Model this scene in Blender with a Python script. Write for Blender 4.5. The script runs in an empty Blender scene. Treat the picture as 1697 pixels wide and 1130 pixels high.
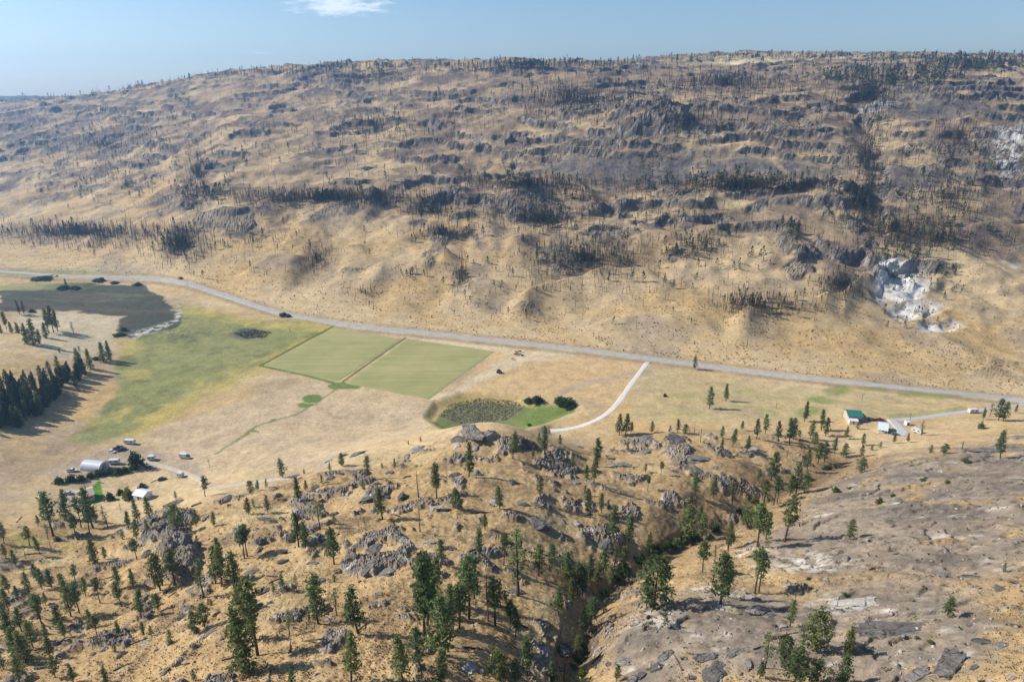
import bpy, bmesh, math, random
import numpy as np
from mathutils import Vector, Matrix
R = math.radians
rng = np.random.default_rng(7)
random.seed(7)
scene = bpy.context.scene
COL = scene.collection

# ------------------------------------------------------------------ camera, sky, sun, exposure
CAMZ = 200.0
FPX = 1146.0                       # focal length in pixels of the 1697 px wide photograph
PITCH = math.atan(415.0 / FPX)
SP, CP = math.sin(PITCH), math.cos(PITCH)
cd = bpy.data.cameras.new('camera'); cam = bpy.data.objects.new('camera', cd); COL.objects.link(cam)
cd.sensor_width = 36.0; cd.lens = 36.0 * FPX / 1697.0
cd.clip_start = 1.0; cd.clip_end = 30000.0
cam.location = (0, 0, CAMZ); cam.rotation_euler = (math.pi / 2 - PITCH, 0, 0)
scene.camera = cam

SUN_EL = R(37); SHADOW = Vector((0.982, -0.19, 0)).normalized()
sun_from = Vector((-SHADOW.x * math.cos(SUN_EL), -SHADOW.y * math.cos(SUN_EL), math.sin(SUN_EL)))
world = bpy.data.worlds.new('World'); scene.world = world; world.use_nodes = True
wn = world.node_tree; wn.nodes.clear()
sky = wn.nodes.new('ShaderNodeTexSky'); sky.sky_type = 'NISHITA'; sky.sun_disc = False
sky.sun_elevation = SUN_EL; sky.sun_rotation = math.atan2(sun_from.x, sun_from.y)
sky.altitude = 600; sky.air_density = 1.0; sky.dust_density = 0.9; sky.ozone_density = 4.0
bg = wn.nodes.new('ShaderNodeBackground'); bg.inputs['Strength'].default_value = 0.095
wo = wn.nodes.new('ShaderNodeOutputWorld')
# a wisp of cloud high in the sky
tc = wn.nodes.new('ShaderNodeTexCoord')
def sky_wisp(px, py, sx, sy, amount):
    d = Vector(((px - 848.5) / FPX, CP + (565 - py) / FPX * SP, -SP + (565 - py) / FPX * CP)).normalized()
    sub = wn.nodes.new('ShaderNodeVectorMath'); sub.operation = 'SUBTRACT'; sub.inputs[1].default_value = d
    wn.links.new(tc.outputs['Generated'], sub.inputs[0])
    mp = wn.nodes.new('ShaderNodeMapping'); mp.inputs['Scale'].default_value = (1 / sx, 1 / sx, 1 / sy)
    wn.links.new(sub.outputs[0], mp.inputs['Vector'])
    ln = wn.nodes.new('ShaderNodeVectorMath'); ln.operation = 'LENGTH'; wn.links.new(mp.outputs[0], ln.inputs[0])
    nz = wn.nodes.new('ShaderNodeTexNoise'); nz.inputs['Scale'].default_value = 3.2; nz.inputs['Detail'].default_value = 7
    nz.inputs['Roughness'].default_value = 0.62
    wn.links.new(mp.outputs[0], nz.inputs['Vector'])
    m1 = wn.nodes.new('ShaderNodeMath'); m1.operation = 'MULTIPLY_ADD'; m1.inputs[1].default_value = -0.55
    wn.links.new(ln.outputs['Value'], m1.inputs[0]); wn.links.new(nz.outputs['Fac'], m1.inputs[2])
    mr = wn.nodes.new('ShaderNodeMapRange'); mr.interpolation_type = 'SMOOTHSTEP'
    mr.inputs['From Min'].default_value = 0.08; mr.inputs['From Max'].default_value = 0.45
    mr.inputs['To Max'].default_value = amount
    wn.links.new(m1.outputs[0], mr.inputs['Value'])
    return mr.outputs[0]
c1 = sky_wisp(560, 10, 0.09, 0.019, 0.75)
c2 = sky_wisp(430, 88, 0.03, 0.003, 0.25)
mx = wn.nodes.new('ShaderNodeMath'); mx.operation = 'MAXIMUM'; wn.links.new(c1, mx.inputs[0]); wn.links.new(c2, mx.inputs[1])
cm = wn.nodes.new('ShaderNodeMix'); cm.data_type = 'RGBA'; cm.inputs['B'].default_value = (8.5, 9.0, 9.6, 1)
wn.links.new(mx.outputs[0], cm.inputs['Factor']); wn.links.new(sky.outputs[0], cm.inputs['A'])
wn.links.new(cm.outputs['Result'], bg.inputs['Color']); wn.links.new(bg.outputs[0], wo.inputs[0])

sl = bpy.data.lights.new('sun', 'SUN'); sl.energy = 5.0; sl.angle = R(0.53); sl.color = (1.0, 0.94, 0.84)
so = bpy.data.objects.new('sun', sl); COL.objects.link(so)
so.rotation_euler = sun_from.to_track_quat('Z', 'Y').to_euler(); so.location = (-400, 0, 600)
vs = scene.view_settings; vs.view_transform = 'Standard'; vs.look = 'None'; vs.gamma = 1.0; vs.exposure = 0.47
vs.use_curve_mapping = False
scene.cycles.use_denoising = True
scene.cycles.max_bounces = 5; scene.cycles.volume_bounces = 1

# ------------------------------------------------------------------ helpers
def sstep(a, b, x):
    t = np.clip((x - a) / (b - a), 0, 1); return t * t * (3 - 2 * t)
def _hash(ix, iy, seed):
    h = (ix.astype(np.int64) * 374761393 + iy.astype(np.int64) * 668265263 + seed * 2246822519) & 0xFFFFFFFF
    h = ((h ^ (h >> 13)) * 1274126177) & 0xFFFFFFFF
    return (h ^ (h >> 16)) & 0xFFFFFFFF
def gnoise(x, y, seed=0):
    ix = np.floor(x); iy = np.floor(y); fx = x - ix; fy = y - iy
    u = fx * fx * fx * (fx * (fx * 6 - 15) + 10); v = fy * fy * fy * (fy * (fy * 6 - 15) + 10)
    def g(ox, oy):
        a = _hash(ix + ox, iy + oy, seed).astype(np.float64) * (2 * math.pi / 4294967296.0)
        return np.cos(a) * (fx - ox) + np.sin(a) * (fy - oy)
    a = g(0, 0) * (1 - u) + g(1, 0) * u; b = g(0, 1) * (1 - u) + g(1, 1) * u
    return (a * (1 - v) + b * v) * 1.5
def fbm(x, y, s, octv=4, seed=0, gain=0.5, ax=1.0):
    x = x / s * ax; y = y / s; t = 0; a = 1.0; n = 0
    for k in range(octv):
        t = t + a * gnoise(x, y, seed + k * 17); n += a; a *= gain; x = x * 2.03 + 7.1; y = y * 2.03 + 3.3
    return t / n
def ridged(x, y, s, octv=3, seed=0, ax=1.0):
    x = x / s * ax; y = y / s; t = 0; a = 1.0; n = 0
    for k in range(octv):
        t = t + a * (1 - 2 * np.abs(gnoise(x, y, seed + k * 13))); n += a; a *= 0.5; x = x * 2.1 + 3.1; y = y * 2.1 + 9.3
    return t / n
def pray(px, py):
    dx = (np.asarray(px, float) - 848.5) / FPX; dy = (565 - np.asarray(py, float)) / FPX
    return dx, CP + dy * SP, -SP + dy * CP
def proj(x, y, z):
    zz = z - CAMZ; d = y * CP - zz * SP; d = np.maximum(d, 1.0)
    return 848.5 + FPX * x / d, 565 - FPX * (y * SP + zz * CP) / d

# ------------------------------------------------------------------ large landform: points of known height
CTRL = []
def P(px, py, z):
    dx, dyy, dz = pray(px, py); t = (z - CAMZ) / dz; CTRL.append((dx * t, dyy * t, z))
def F(px, py, Y):
    dx, dyy, dz = pray(px, py); CTRL.append((dx / dyy * Y, Y, CAMZ + Y * dz / dyy))
def W(x, y, z): CTRL.append((x, y, z))
ROAD = [(-120, 446), (0, 450), (100, 457), (200, 460), (262, 462), (310, 470), (350, 482), (400, 499), (440, 512), (470, 520), (530, 531), (600, 541), (700, 551),
        (800, 562), (950, 578), (1100, 597), (1300, 622), (1500, 643), (1697, 664), (1830, 678)]
for a in ROAD[::2]: P(a[0], a[1], 0.5)
for a in [(550, 545), (430, 605), (710, 665), (820, 585), (220, 720), (150, 772), (350, 760), (600, 655), (620, 590), (950, 640), (1060, 605), (1200, 640),
          (200, 500), (100, 480), (300, 600), (300, 540), (450, 560), (130, 830), (250, 815), (480, 700), (820, 640)]: P(a[0], a[1], 0)
for a in [(700, 700, 0), (960, 690, 2), (1080, 685, 4), (1230, 680, 5), (1330, 660, 3), (1450, 665, 4), (1600, 672, 6), (0, 720, 4), (0, 465, 1), (-150, 520, 3), (160, 690, .5),
          (0, 600, 14), (85, 590, 9), (165, 575, 2), (60, 545, 6), (0, 530, 5), (-120, 600, 18), (0, 655, 11), (70, 655, 6), (130, 628, 3), (-100, 720, 14),
          (1420, 692, 9), (1470, 712, 11), (1540, 700, 10), (1640, 690, 10),
          # near hill
          (0, 780, 4), (60, 830, 5), (0, 860, 9), (120, 880, 10), (200, 850, 4), (0, 930, 20), (110, 930, 20), (200, 920, 22), (240, 925, 27), (265, 870, 20), (300, 840, 12), (0, 1010, 36), (100, 1010, 38),
          (220, 1000, 40), (0, 1130, 55), (120, 1100, 54), (260, 1100, 66), (310, 900, 42), (290, 950, 43), (350, 860, 34), (340, 825, 16), (400, 1060, 73), (420, 1130, 83), (330, 1000, 55),
          (400, 960, 57), (400, 900, 51), (420, 840, 36), (440, 812, 18), (480, 800, 16), (520, 850, 46), (520, 780, 27), (570, 765, 30), (600, 752, 32), (640, 762, 34), (560, 900, 58), (520, 960, 66), (560, 1040, 78),
          (650, 1130, 87), (700, 1040, 80), (650, 960, 70), (640, 860, 56), (650, 800, 45), (700, 745, 36), (760, 720, 40), (790, 705, 42), (830, 704, 42), (860, 716, 40), (760, 780, 46), (740, 850, 57), (800, 930, 66),
          (820, 1020, 76), (850, 1120, 82), (870, 780, 47), (900, 850, 54), (880, 940, 60), (900, 1020, 68), (930, 780, 36), (960, 744, 11), (908, 715, 1.2), (935, 712, 1.5), (965, 705, 2), (1000, 800, 40), (990, 860, 47), (1060, 760, 22), (1060, 820, 36),
          (1130, 740, 18), (1150, 800, 34), (1200, 720, 11), (1240, 770, 26), (1100, 860, 40), (1320, 715, 8), (1330, 745, 15),
          # gully
          (955, 1135, 72), (965, 1060, 66), (985, 1000, 58), (1020, 955, 51), (1090, 912, 43.5), (1150, 880, 38), (1210, 852, 33), (1270, 825, 28), (1330, 790, 22), (1390, 762, 16), (1430, 740, 12),
          # slab
          (1030, 1130, 80), (1040, 1050, 75), (1090, 985, 66), (1160, 940, 57), (1250, 900, 50), (1330, 850, 42), (1380, 800, 32), (1440, 775, 27), (1200, 1050, 80), (1200, 1130, 88), (1300, 1000, 72), (1300, 1130, 91), (1400, 900, 60),
          (1400, 1000, 78), (1400, 1120, 93), (1500, 760, 29), (1500, 850, 57), (1500, 950, 75), (1500, 1070, 93), (1600, 740, 28), (1600, 800, 50), (1600, 900, 72), (1600, 1020, 90), (1600, 1130, 102), (1697, 720, 24),
          (1697, 780, 48), (1697, 900, 76), (1697, 1130, 107), (1800, 800, 58), (1850, 1000, 95), (1800, 700, 22), (1560, 725, 17), (1480, 742, 16)]: P(*a)
for a in [(-14, 372, 9), (-14, 392, 1), (20, 385, 4), (-90, 372, 2), (-70, 352, 14), (-120, 345, 6), (40, 345, 9), (50, 385, 4), (-60, 60, 80), (0, 40, 98), (90, 50, 112), (-160, 80, 55), (160, 70, 118), (0, -40, 110), (-300, 150, 25), (-330, 260, 10),
          (300, 160, 105), (330, 260, 70), (-450, 420, 8), (-500, 600, 14)]: W(*a)
# far hillside
for px, L in {-350: [(420, 930), (380, 1080), (300, 1400), (220, 1900), (170, 2400)],
              100: [(425, 865), (400, 945), (370, 1050), (330, 1200), (260, 1500), (200, 1800), (168, 2200)],
              350: [(440, 770), (390, 860), (345, 950), (300, 1080), (230, 1350), (170, 1700), (127, 2100)],
              600: [(470, 690), (400, 800), (345, 900), (326, 930), (300, 1010), (220, 1280), (160, 1600), (108, 1950)],
              850: [(500, 640), (430, 730), (370, 830), (313, 930), (291, 1030), (220, 1180), (150, 1500), (107, 1800)],
              1100: [(520, 600), (450, 690), (380, 790), (330, 880), (311, 930), (270, 1010), (205, 1110), (150, 1450), (112, 1900), (97, 2500)],
              1350: [(540, 560), (470, 640), (400, 740), (330, 850), (280, 950), (210, 1080), (150, 1350), (116, 1700), (95, 2800)],
              1600: [(565, 535), (500, 620), (420, 720), (330, 850), (250, 1000), (170, 1200), (130, 1400), (106, 1800), (93, 3000)],
              2050: [(500, 620), (400, 740), (300, 900), (200, 1200), (130, 1700), (95, 3000)]}.items():
    for py, Y in L: F(px, py, Y)
for a in [(-2600, 3200, 120), (-1200, 3000, 165), (-500, 2700, 225), (0, 2400, 245), (500, 3100, 300), (1500, 3600, 330), (2600, 3600, 340), (-3000, 2300, 150), (-2000, 2000, 120), (3000, 1600, 220), (2300, 700, 120), (1500, 400, 60), (-1500, 700, 5), (-1700, 1300, 30)]: W(*a)
C = np.array(CTRL); SC = 1000.0
def _tps_fit(C):
    n = len(C); X = C[:, :2] / SC
    d2 = ((X[:, None] - X[None]) ** 2).sum(-1)
    K = np.where(d2 > 0, d2 * np.log(d2 + 1e-20), 0) + np.eye(n) * 2e-6
    A = np.zeros((n + 3, n + 3)); A[:n, :n] = K; A[:n, n] = 1; A[:n, n + 1:] = X; A[n:, :n] = A[:n, n:].T
    return np.linalg.solve(A, np.concatenate([C[:, 2], [0, 0, 0]]))
TW = _tps_fit(C)
def tps(x, y):
    sh = np.shape(x); X = np.stack([np.ravel(x), np.ravel(y)], 1) / SC; out = np.empty(len(X))
    for s in range(0, len(X), 20000):
        q = X[s:s + 20000]; d2 = ((q[:, None, :] - C[None, :, :2] / SC) ** 2).sum(-1)
        out[s:s + 20000] = (d2 * np.log(d2 + 1e-20)) @ TW[:-3] + TW[-3] + q @ TW[-2:]
    return out.reshape(sh)

# ------------------------------------------------------------------ terrain grid: a fan, denser where the view is
us = np.concatenate([np.linspace(-1.5, -1.02, 14, endpoint=False), np.linspace(-1.02, -0.79, 34, endpoint=False), np.linspace(-0.79, 0.79, 800, endpoint=False),
                     np.linspace(0.79, 1.02, 34, endpoint=False), np.linspace(1.02, 1.5, 15)])
ys = [60.0]
while ys[-1] < 3600: ys.append(ys[-1] * 1.0043)
while ys[-1] < 5300: ys.append(ys[-1] * 1.03)
ys = np.array(ys); NR, NC = len(ys), len(us)
GY, GU = np.meshgrid(ys, us, indexing='ij'); GX = GU * GY
# coarse evaluation of the smooth landform, then bicubic-free linear upsampling
ri = np.unique(np.concatenate([np.arange(0, NR, 4), [NR - 1]])); ci = np.unique(np.concatenate([np.arange(0, NC, 4), [NC - 1]]))
cz = tps(GX[np.ix_(ri, ci)], GY[np.ix_(ri, ci)])
tmp = np.empty((len(ri), NC))
for k in range(len(ri)): tmp[k] = np.interp(us, us[ci], cz[k])
B = np.empty((NR, NC)); ly = np.log(ys)
for k in range(NC): B[:, k] = np.interp(ly, ly[ri], tmp[:, k])
# beyond the ridges the land levels out into a far plateau
far_t = sstep(2700, 3900, GY)
B = B * (1 - far_t) + far_t * (158 + 60 * sstep(-0.3, 0.5, GU) + 12 * fbm(GX, GY, 900, 3, 5))

PX, PY = proj(GX, GY, B)
roadx = np.array([p[0] for p in ROAD], float); roady = np.array([p[1] for p in ROAD], float)
above = np.interp(PX, roadx, roady) - PY                    # pixels above the road line = up the far hillside
far_m = sstep(6, 60, above) * (GY > 420)
fx_ = np.array([-200, 0, 100, 200, 300, 420, 520, 640, 760, 880, 960, 1040, 1150, 1300, 1420, 1520, 1700, 1900], float)
fy_ = np.array([800, 850, 850, 862, 835, 806, 775, 758, 712, 716, 735, 712, 705, 712, 745, 738, 705, 700], float)
near_m = sstep(-6, 26, PY - np.interp(PX, fx_, fy_)) * (GY < 420)
wob = fbm(GX, GY, 60, 3, 91)
wx = PX + 14 * fbm(GX, GY, 26, 3, 31) + 16 * wob; wy = PY + 7 * fbm(GX, GY, 26, 3, 37) + 5 * fbm(GX, GY, 60, 2, 92)
def ell(cx, cy, rx, ry, soft=0.5, rot=0.0, X=None, Y=None):
    X = wx if X is None else X; Y = wy if Y is None else Y
    c, s = math.cos(rot), math.sin(rot); dx = X - cx; dy = Y - cy
    d = np.sqrt(((dx * c + dy * s) / rx) ** 2 + ((-dx * s + dy * c) / ry) ** 2)
    return 1 - sstep(1 - soft, 1 + soft, d)
def poly(pts, soft=3.0, X=None, Y=None):
    X = PX if X is None else X; Y = PY if Y is None else Y
    bx0, bx1 = min(p[0] for p in pts) - 30, max(p[0] for p in pts) + 30; by0, by1 = min(p[1] for p in pts) - 30, max(p[1] for p in pts) + 30
    out = np.zeros(X.shape); sel = (X > bx0) & (X < bx1) & (Y > by0) & (Y < by1)
    x = X[sel]; y = Y[sel]; ins = np.zeros(x.shape, bool); dm = np.full(x.shape, 1e9); n = len(pts)
    for i in range(n):
        (x0, y0), (x1, y1) = pts[i], pts[(i + 1) % n]
        cnd = ((y0 > y) != (y1 > y)) & (x < (x1 - x0) * (y - y0) / ((y1 - y0) or 1e-9) + x0); ins ^= cnd
        L2 = (x1 - x0) ** 2 + (y1 - y0) ** 2 or 1e-9; t = np.clip(((x - x0) * (x1 - x0) + (y - y0) * (y1 - y0)) / L2, 0, 1)
        dm = np.minimum(dm, np.hypot(x - x0 - t * (x1 - x0), y - y0 - t * (y1 - y0)))
    out[sel] = sstep(-soft, soft, np.where(ins, dm, -dm)); return out
def line(pts, w, soft=1.5, X=None, Y=None):
    X = PX if X is None else X; Y = PY if Y is None else Y
    bx0, bx1 = min(p[0] for p in pts) - 30, max(p[0] for p in pts) + 30; by0, by1 = min(p[1] for p in pts) - 30, max(p[1] for p in pts) + 30
    out = np.zeros(X.shape); sel = (X > bx0) & (X < bx1) & (Y > by0) & (Y < by1); x = X[sel]; y = Y[sel]; dm = np.full(x.shape, 1e9)
    for (x0, y0), (x1, y1) in zip(pts[:-1], pts[1:]):
        L2 = (x1 - x0) ** 2 + (y1 - y0) ** 2 or 1e-9; t = np.clip(((x - x0) * (x1 - x0) + (y - y0) * (y1 - y0)) / L2, 0, 1)
        dm = np.minimum(dm, np.hypot(x - x0 - t * (x1 - x0), y - y0 - t * (y1 - y0)))
    out[sel] = 1 - sstep(w, w + soft, dm); return out
def union(*ms):
    o = np.zeros(PX.shape)
    for m in ms: o = np.maximum(o, m)
    return o

# ---- relief of the far hillside
rough = far_m * sstep(40, 190, above) * (1 - 0.75 * sstep(3000, 4000, GY))
Z = B.copy()
Z += far_m * 6.0 * fbm(GX, GY, 170, 3, 3, ax=0.8) * sstep(10, 120, above)
Z += far_m * (1 - rough) * 4.6 * fbm(GX, GY, 58, 3, 11) * sstep(15, 70, above)
Z += rough * (9.0 * ridged(GX, GY, 150, 3, 21, ax=0.7) + 4.5 * fbm(GX, GY, 46, 3, 23, ax=0.7) + 2.6 * ridged(GX, GY, 34, 2, 25, ax=.8))
spur = far_m * sstep(12, 60, above) * (1 - .55 * sstep(200, 330, above))
Z += spur * (7.5 * fbm(GX, GY, 250, 3, 13, .45, ax=2.5) + 2.2 * ridged(GX, GY, 120, 2, 15, ax=2.0))
# rounded grassy crests with a lee behind each
CRESTS = [([(255, 402), (320, 378), (400, 363), (470, 350)], 6), ([(435, 353), (500, 339), (590, 336), (640, 345)], 7), ([(580, 345), (700, 333), (845, 328), (900, 335)], 6), ([(615, 380), (700, 368), (780, 378), (845, 393)], 5),
          ([(595, 458), (665, 433), (720, 425), (770, 440)], 6), ([(590, 518), (645, 505), (700, 513)], 4), ([(740, 488), (800, 470), (850, 480)], 4), ([(830, 406), (913, 390), (1013, 373), (1098, 353), (1198, 338)], 6), ([(838, 512), (923, 478), (998, 463), (1073, 460), (1110, 475)], 7),
          ([(1200, 540), (1273, 513), (1348, 515), (1398, 498), (1428, 468), (1473, 443), (1520, 428)], 6), ([(1523, 413), (1598, 400), (1697, 393), (1760, 392)], 7), ([(820, 322), (923, 310), (998, 328)], 7), ([(1128, 330), (1223, 310), (1348, 323), (1428, 330)], 7), ([(1090, 430), (1180, 412), (1290, 420), (1350, 440)], 5), ([(380, 470), (450, 440), (520, 430)], 5), ([(960, 548), (1060, 530), (1150, 545)], 4)]
cwy = PY + 4 * fbm(GX, GY, 45, 3, 93)
for pts, h in CRESTS:
    cxs = [p[0] for p in pts]; dyc = cwy - np.interp(PX, cxs, [p[1] for p in pts]); tp = sstep(cxs[0] - 5, cxs[0] + 40, PX) * (1 - sstep(cxs[-1] - 40, cxs[-1] + 5, PX))
    Z += far_m * tp * 1.5 * h * np.where(dyc < 0, np.exp(-(dyc / 5.5) ** 2), np.exp(-(dyc / 26) ** 2))
tal = union(ell(1190, 285, 200, 22, .4), ell(1085, 290, 170, 18, .4), ell(960, 288, 90, 14, .5), ell(1490, 315, 80, 9, .5), ell(1560, 190, 90, 14, .6), ell(1540, 300, 90, 8, .5)) * far_m
# drainages cut into the hillside
for pts, w, dep in [([(330, 345), (318, 320), (305, 275), (320, 250), (345, 225)], 7, 9), ([(290, 430), (320, 365), (335, 340)], 8, 6), ([(490, 470), (530, 430), (550, 400)], 9, 5),
                    ([(1455, 330), (1448, 280), (1430, 215), (1425, 180), (1450, 150)], 9, 12), ([(1390, 500), (1420, 470), (1430, 440), (1440, 400), (1455, 340)], 9, 6), ([(768, 500), (762, 450), (775, 400)], 8, 4), ([(850, 275), (853, 235)], 6, 8)]:
    Z -= .6 * dep * line(pts, 0.2, w * 3.2, wx, wy) * far_m
# rock outcrops: ragged scarps with broken tops
rockfield = fbm(GX, GY, 64, 4, 41, 0.55, ax=0.62)
dens = (0.09 + .12 * fbm(GX, GY, 300, 2, 43)) * rough
for e in [(130, 230, 190, 60, .30), (60, 300, 110, 40, .25), (300, 190, 100, 40, .12), (260, 355, 85, 26, .35), (100, 330, 110, 30, .2), (370, 380, 55, 16, .45), (560, 165, 120, 55, .16), (690, 250, 170, 32, .18), (620, 130, 80, 25, .2),
          (1000, 255, 130, 42, .42), (1075, 205, 60, 26, .6), (1180, 215, 80, 30, .42), (1290, 235, 90, 45, .34), (1330, 275, 80, 30, .36), (940, 215, 80, 25, .15), (760, 345, 70, 16, .34), (620, 352, 60, 14, .3),
          (900, 360, 90, 22, .34), (1010, 397, 45, 11, .5), (1590, 165, 120, 42, .5), (1540, 260, 70, 30, .4), (1560, 300, 100, 30, .4), (1660, 265, 50, 50, .5), (860, 118, 60, 12, .3), (1110, 320, 40, 14, .4),
          (1325, 455, 30, 14, .55), (710, 440, 30, 14, .3), (1540, 430, 60, 30, .15), (930, 430, 80, 30, .15), (440, 225, 60, 22, .15), (220, 180, 120, 22, .16), (735, 215, 50, 14, .25), (850, 250, 22, 34, .4), (505, 372, 60, 16, .22)]:
    dens = np.maximum(dens, e[4] * ell(*e[:4], soft=.6) * (far_m > .3))
band = (Z + 34 * fbm(GX, GY, 210, 3, 45, .55, ax=.8) + 5.0 * fbm(GX, GY, 30, 3, 46)) / 17.0
bfr = band - np.floor(band); bgate = sstep(-.12, .14, fbm(GX, GY, 110, 3, 48, .55, ax=.75) + 1.1 * dens - .27 + .20 * sstep(170, 300, above)) * rough * (1 - tal)
riser = sstep(.50, .58, bfr) * (1 - sstep(.90, 1.0, bfr)) * bgate
Z += bgate * 8.0 * (sstep(.56, .82, bfr) - bfr)
rk = np.maximum(sstep(0.30, 0.40, rockfield * 0.8 + dens) * .9, riser * sstep(-.25, .1, fbm(GX, GY, 18, 3, 50) + .12)) * (1 - .85 * tal)
crag = 0.5 + 0.35 * ridged(GX, GY, 17, 3, 47, ax=1.25) + .2 * ridged(GX, GY, 10, 2, 49, ax=1.0)
Z += far_m * rk * (1.6 + 2.3 * crag + .38 * rng.normal(size=Z.shape) * (GY < 2200)) * (0.65 + 0.8 * np.clip(dens, 0, .6))
cl = ell(1075, 206, 62, 20, .35) * far_m
Z += cl * (6 + 9 * crag)
# quarry
quarry = union(ell(1488, 478, 46, 30, .3), ell(1515, 515, 42, 14, .4), ell(1560, 542, 36, 9, .4), ell(1472, 455, 30, 14, .3)) * far_m
qz = 1.6 * fbm(GX, GY, 34, 3, 55) + .14 * Z; qf = qz - np.floor(qz); Z -= quarry * (4.0 + 5.0 * (qf - sstep(.3, .7, qf)) + 1.2 * fbm(GX, GY, 9, 2, 57))
Z += 6 * ell(1535, 470, 32, 16, .4) * far_m
# ---- near hill
slab = union(ell(1560, 860, 240, 110, .25), ell(1390, 900, 130, 60, .3), ell(1240, 1050, 170, 70, .3), ell(1480, 1050, 180, 90, .3), ell(1090, 1070, 80, 70, .3), ell(1680, 760, 120, 26, .4), ell(1420, 800, 60, 24, .3)) * near_m
gl = [(950, 1140), (962, 1060), (985, 1005), (1020, 955), (1090, 912), (1150, 882), (1210, 855), (1270, 825), (1330, 790), (1390, 762), (1430, 742)]
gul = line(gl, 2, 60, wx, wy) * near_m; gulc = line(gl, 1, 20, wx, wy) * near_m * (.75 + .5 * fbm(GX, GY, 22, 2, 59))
hump = near_m * (1 - 0.75 * slab) * (1 - .8 * gul)
Z += hump * (4.4 * fbm(GX, GY, 42, 3, 61) + 0.8 * ridged(GX, GY, 13, 3, 63))
Z -= gulc * 1.6 + gul * 3.4 + 1.5 * line([(1000, 968), (1040, 940), (1090, 912), (1150, 882), (1200, 860)], 2, 20, wx, wy) * near_m
nrock = fbm(GX, GY, 15, 4, 71, 0.55); nd = 0.135 * near_m * (1 - slab)
for e in [(275, 880, 45, 45, .42), (300, 930, 34, 44, .45), (370, 828, 50, 14, .35), (560, 775, 90, 26, .26), (600, 815, 90, 26, .24), (790, 715, 50, 18, .62), (865, 728, 40, 26, .5), (930, 770, 46, 30, .38), (500, 850, 50, 24, .28),
          (440, 900, 50, 26, .25), (620, 940, 50, 16, .4), (730, 840, 44, 18, .3), (890, 850, 70, 24, .28), (1000, 890, 40, 26, .4), (1070, 730, 60, 24, .34), (1150, 750, 60, 22, .3), (90, 1060, 80, 24, .2), (200, 1070, 60, 20, .24), (690, 740, 50, 12, .36), (620, 905, 50, 14, .34)]:
    nd = np.maximum(nd, e[4] * ell(*e[:4], soft=.5) * near_m)
nrk = sstep(0.27, 0.36, nrock * 0.72 + nd)
ncr = 0.5 + 0.5 * ridged(GX, GY, 5.0, 3, 77)
Z += near_m * (1 - slab) * nrk * (0.7 + 1.5 * ncr + .22 * rng.normal(size=Z.shape)) * (0.5 + 1.7 * np.clip(nd, 0, .6))
Z += (.8 + 3.2 * ncr) * ell(268, 885, 26, 34, .5, .5) * near_m + (.2 + 3 * ncr) * ell(300, 925, 22, 36, .5) * near_m + (1.5 + 3 * ncr) * ell(792, 712, 46, 14, .4) * near_m
# slab: sheets of bedrock with stepped edges
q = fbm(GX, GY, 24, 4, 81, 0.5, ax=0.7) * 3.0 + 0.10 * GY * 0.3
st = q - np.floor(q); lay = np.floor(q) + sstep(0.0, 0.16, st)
Z += slab * (1.25 * (lay - q) + 0.35 * fbm(GX, GY, 4.0, 3, 83) + 1.0 * fbm(GX, GY, 40, 2, 85))
slabg = sstep(0.02, 0.22, fbm(GX, GY, 17, 4, 87, 0.6, ax=0.7) + 0.26 * sstep(1500, 1697, PX) * sstep(960, 1100, PY) - 0.15)        # grass filling the hollows of the slab
# bunchgrass and small roughness near the camera
Z += near_m * (0.10 + 0.12 * (1 - slab)) * fbm(GX, GY, 1.7, 2, 88) * 1.6
# the pond hollow
pond = poly([(706, 690), (722, 668), (765, 655), (840, 655), (900, 668), (950, 668), (962, 676), (900, 700), (840, 716), (740, 712)], 8)
Z -= 3.0 * pond * (GY > 330)
# valley micro relief
val = (1 - near_m) * (1 - far_m)
Z += val * 0.10 * fbm(GX, GY, 9, 2, 89)

# ------------------------------------------------------------------ finding places on the ground
def ground(x, y):
    x = np.atleast_1d(np.asarray(x, float)); y = np.atleast_1d(np.asarray(y, float)); y = np.clip(y, ys[0], ys[-2]); u = np.clip(x / y, us[0], us[-1] - 1e-6)
    r = np.clip(np.searchsorted(ys, y) - 1, 0, NR - 2); c = np.clip(np.searchsorted(us, u) - 1, 0, NC - 2)
    fr = (y - ys[r]) / (ys[r + 1] - ys[r]); fc = (u - us[c]) / (us[c + 1] - us[c])
    return (Z[r, c] * (1 - fr) + Z[r + 1, c] * fr) * (1 - fc) + (Z[r, c + 1] * (1 - fr) + Z[r + 1, c + 1] * fr) * fc
def place(px, py):
    """world points on the ground seen along the given directions (nan where none)"""
    px = np.atleast_1d(np.asarray(px, float)); py = np.atleast_1d(np.asarray(py, float)); out = np.full((len(px), 3), np.nan)
    dx, dyy, dz = pray(px, py); u = dx / dyy; sl_ = dz / dyy
    for i in range(len(px)):
        if not us[0] < u[i] < us[-1]: continue
        c = min(max(np.searchsorted(us, u[i]) - 1, 0), NC - 2); f = (u[i] - us[c]) / (us[c + 1] - us[c])
        h = Z[:, c] * (1 - f) + Z[:, c + 1] * f - (CAMZ + ys * sl_[i]); k = np.argmax(h >= 0)
        if h[k] < 0 or k == 0: continue
        t = h[k - 1] / (h[k - 1] - h[k]); Y = ys[k - 1] + t * (ys[k] - ys[k - 1]); out[i] = (u[i] * Y, Y, 0)
    ok = ~np.isnan(out[:, 0]); out[ok, 2] = ground(out[ok, 0], out[ok, 1]); return out
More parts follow.
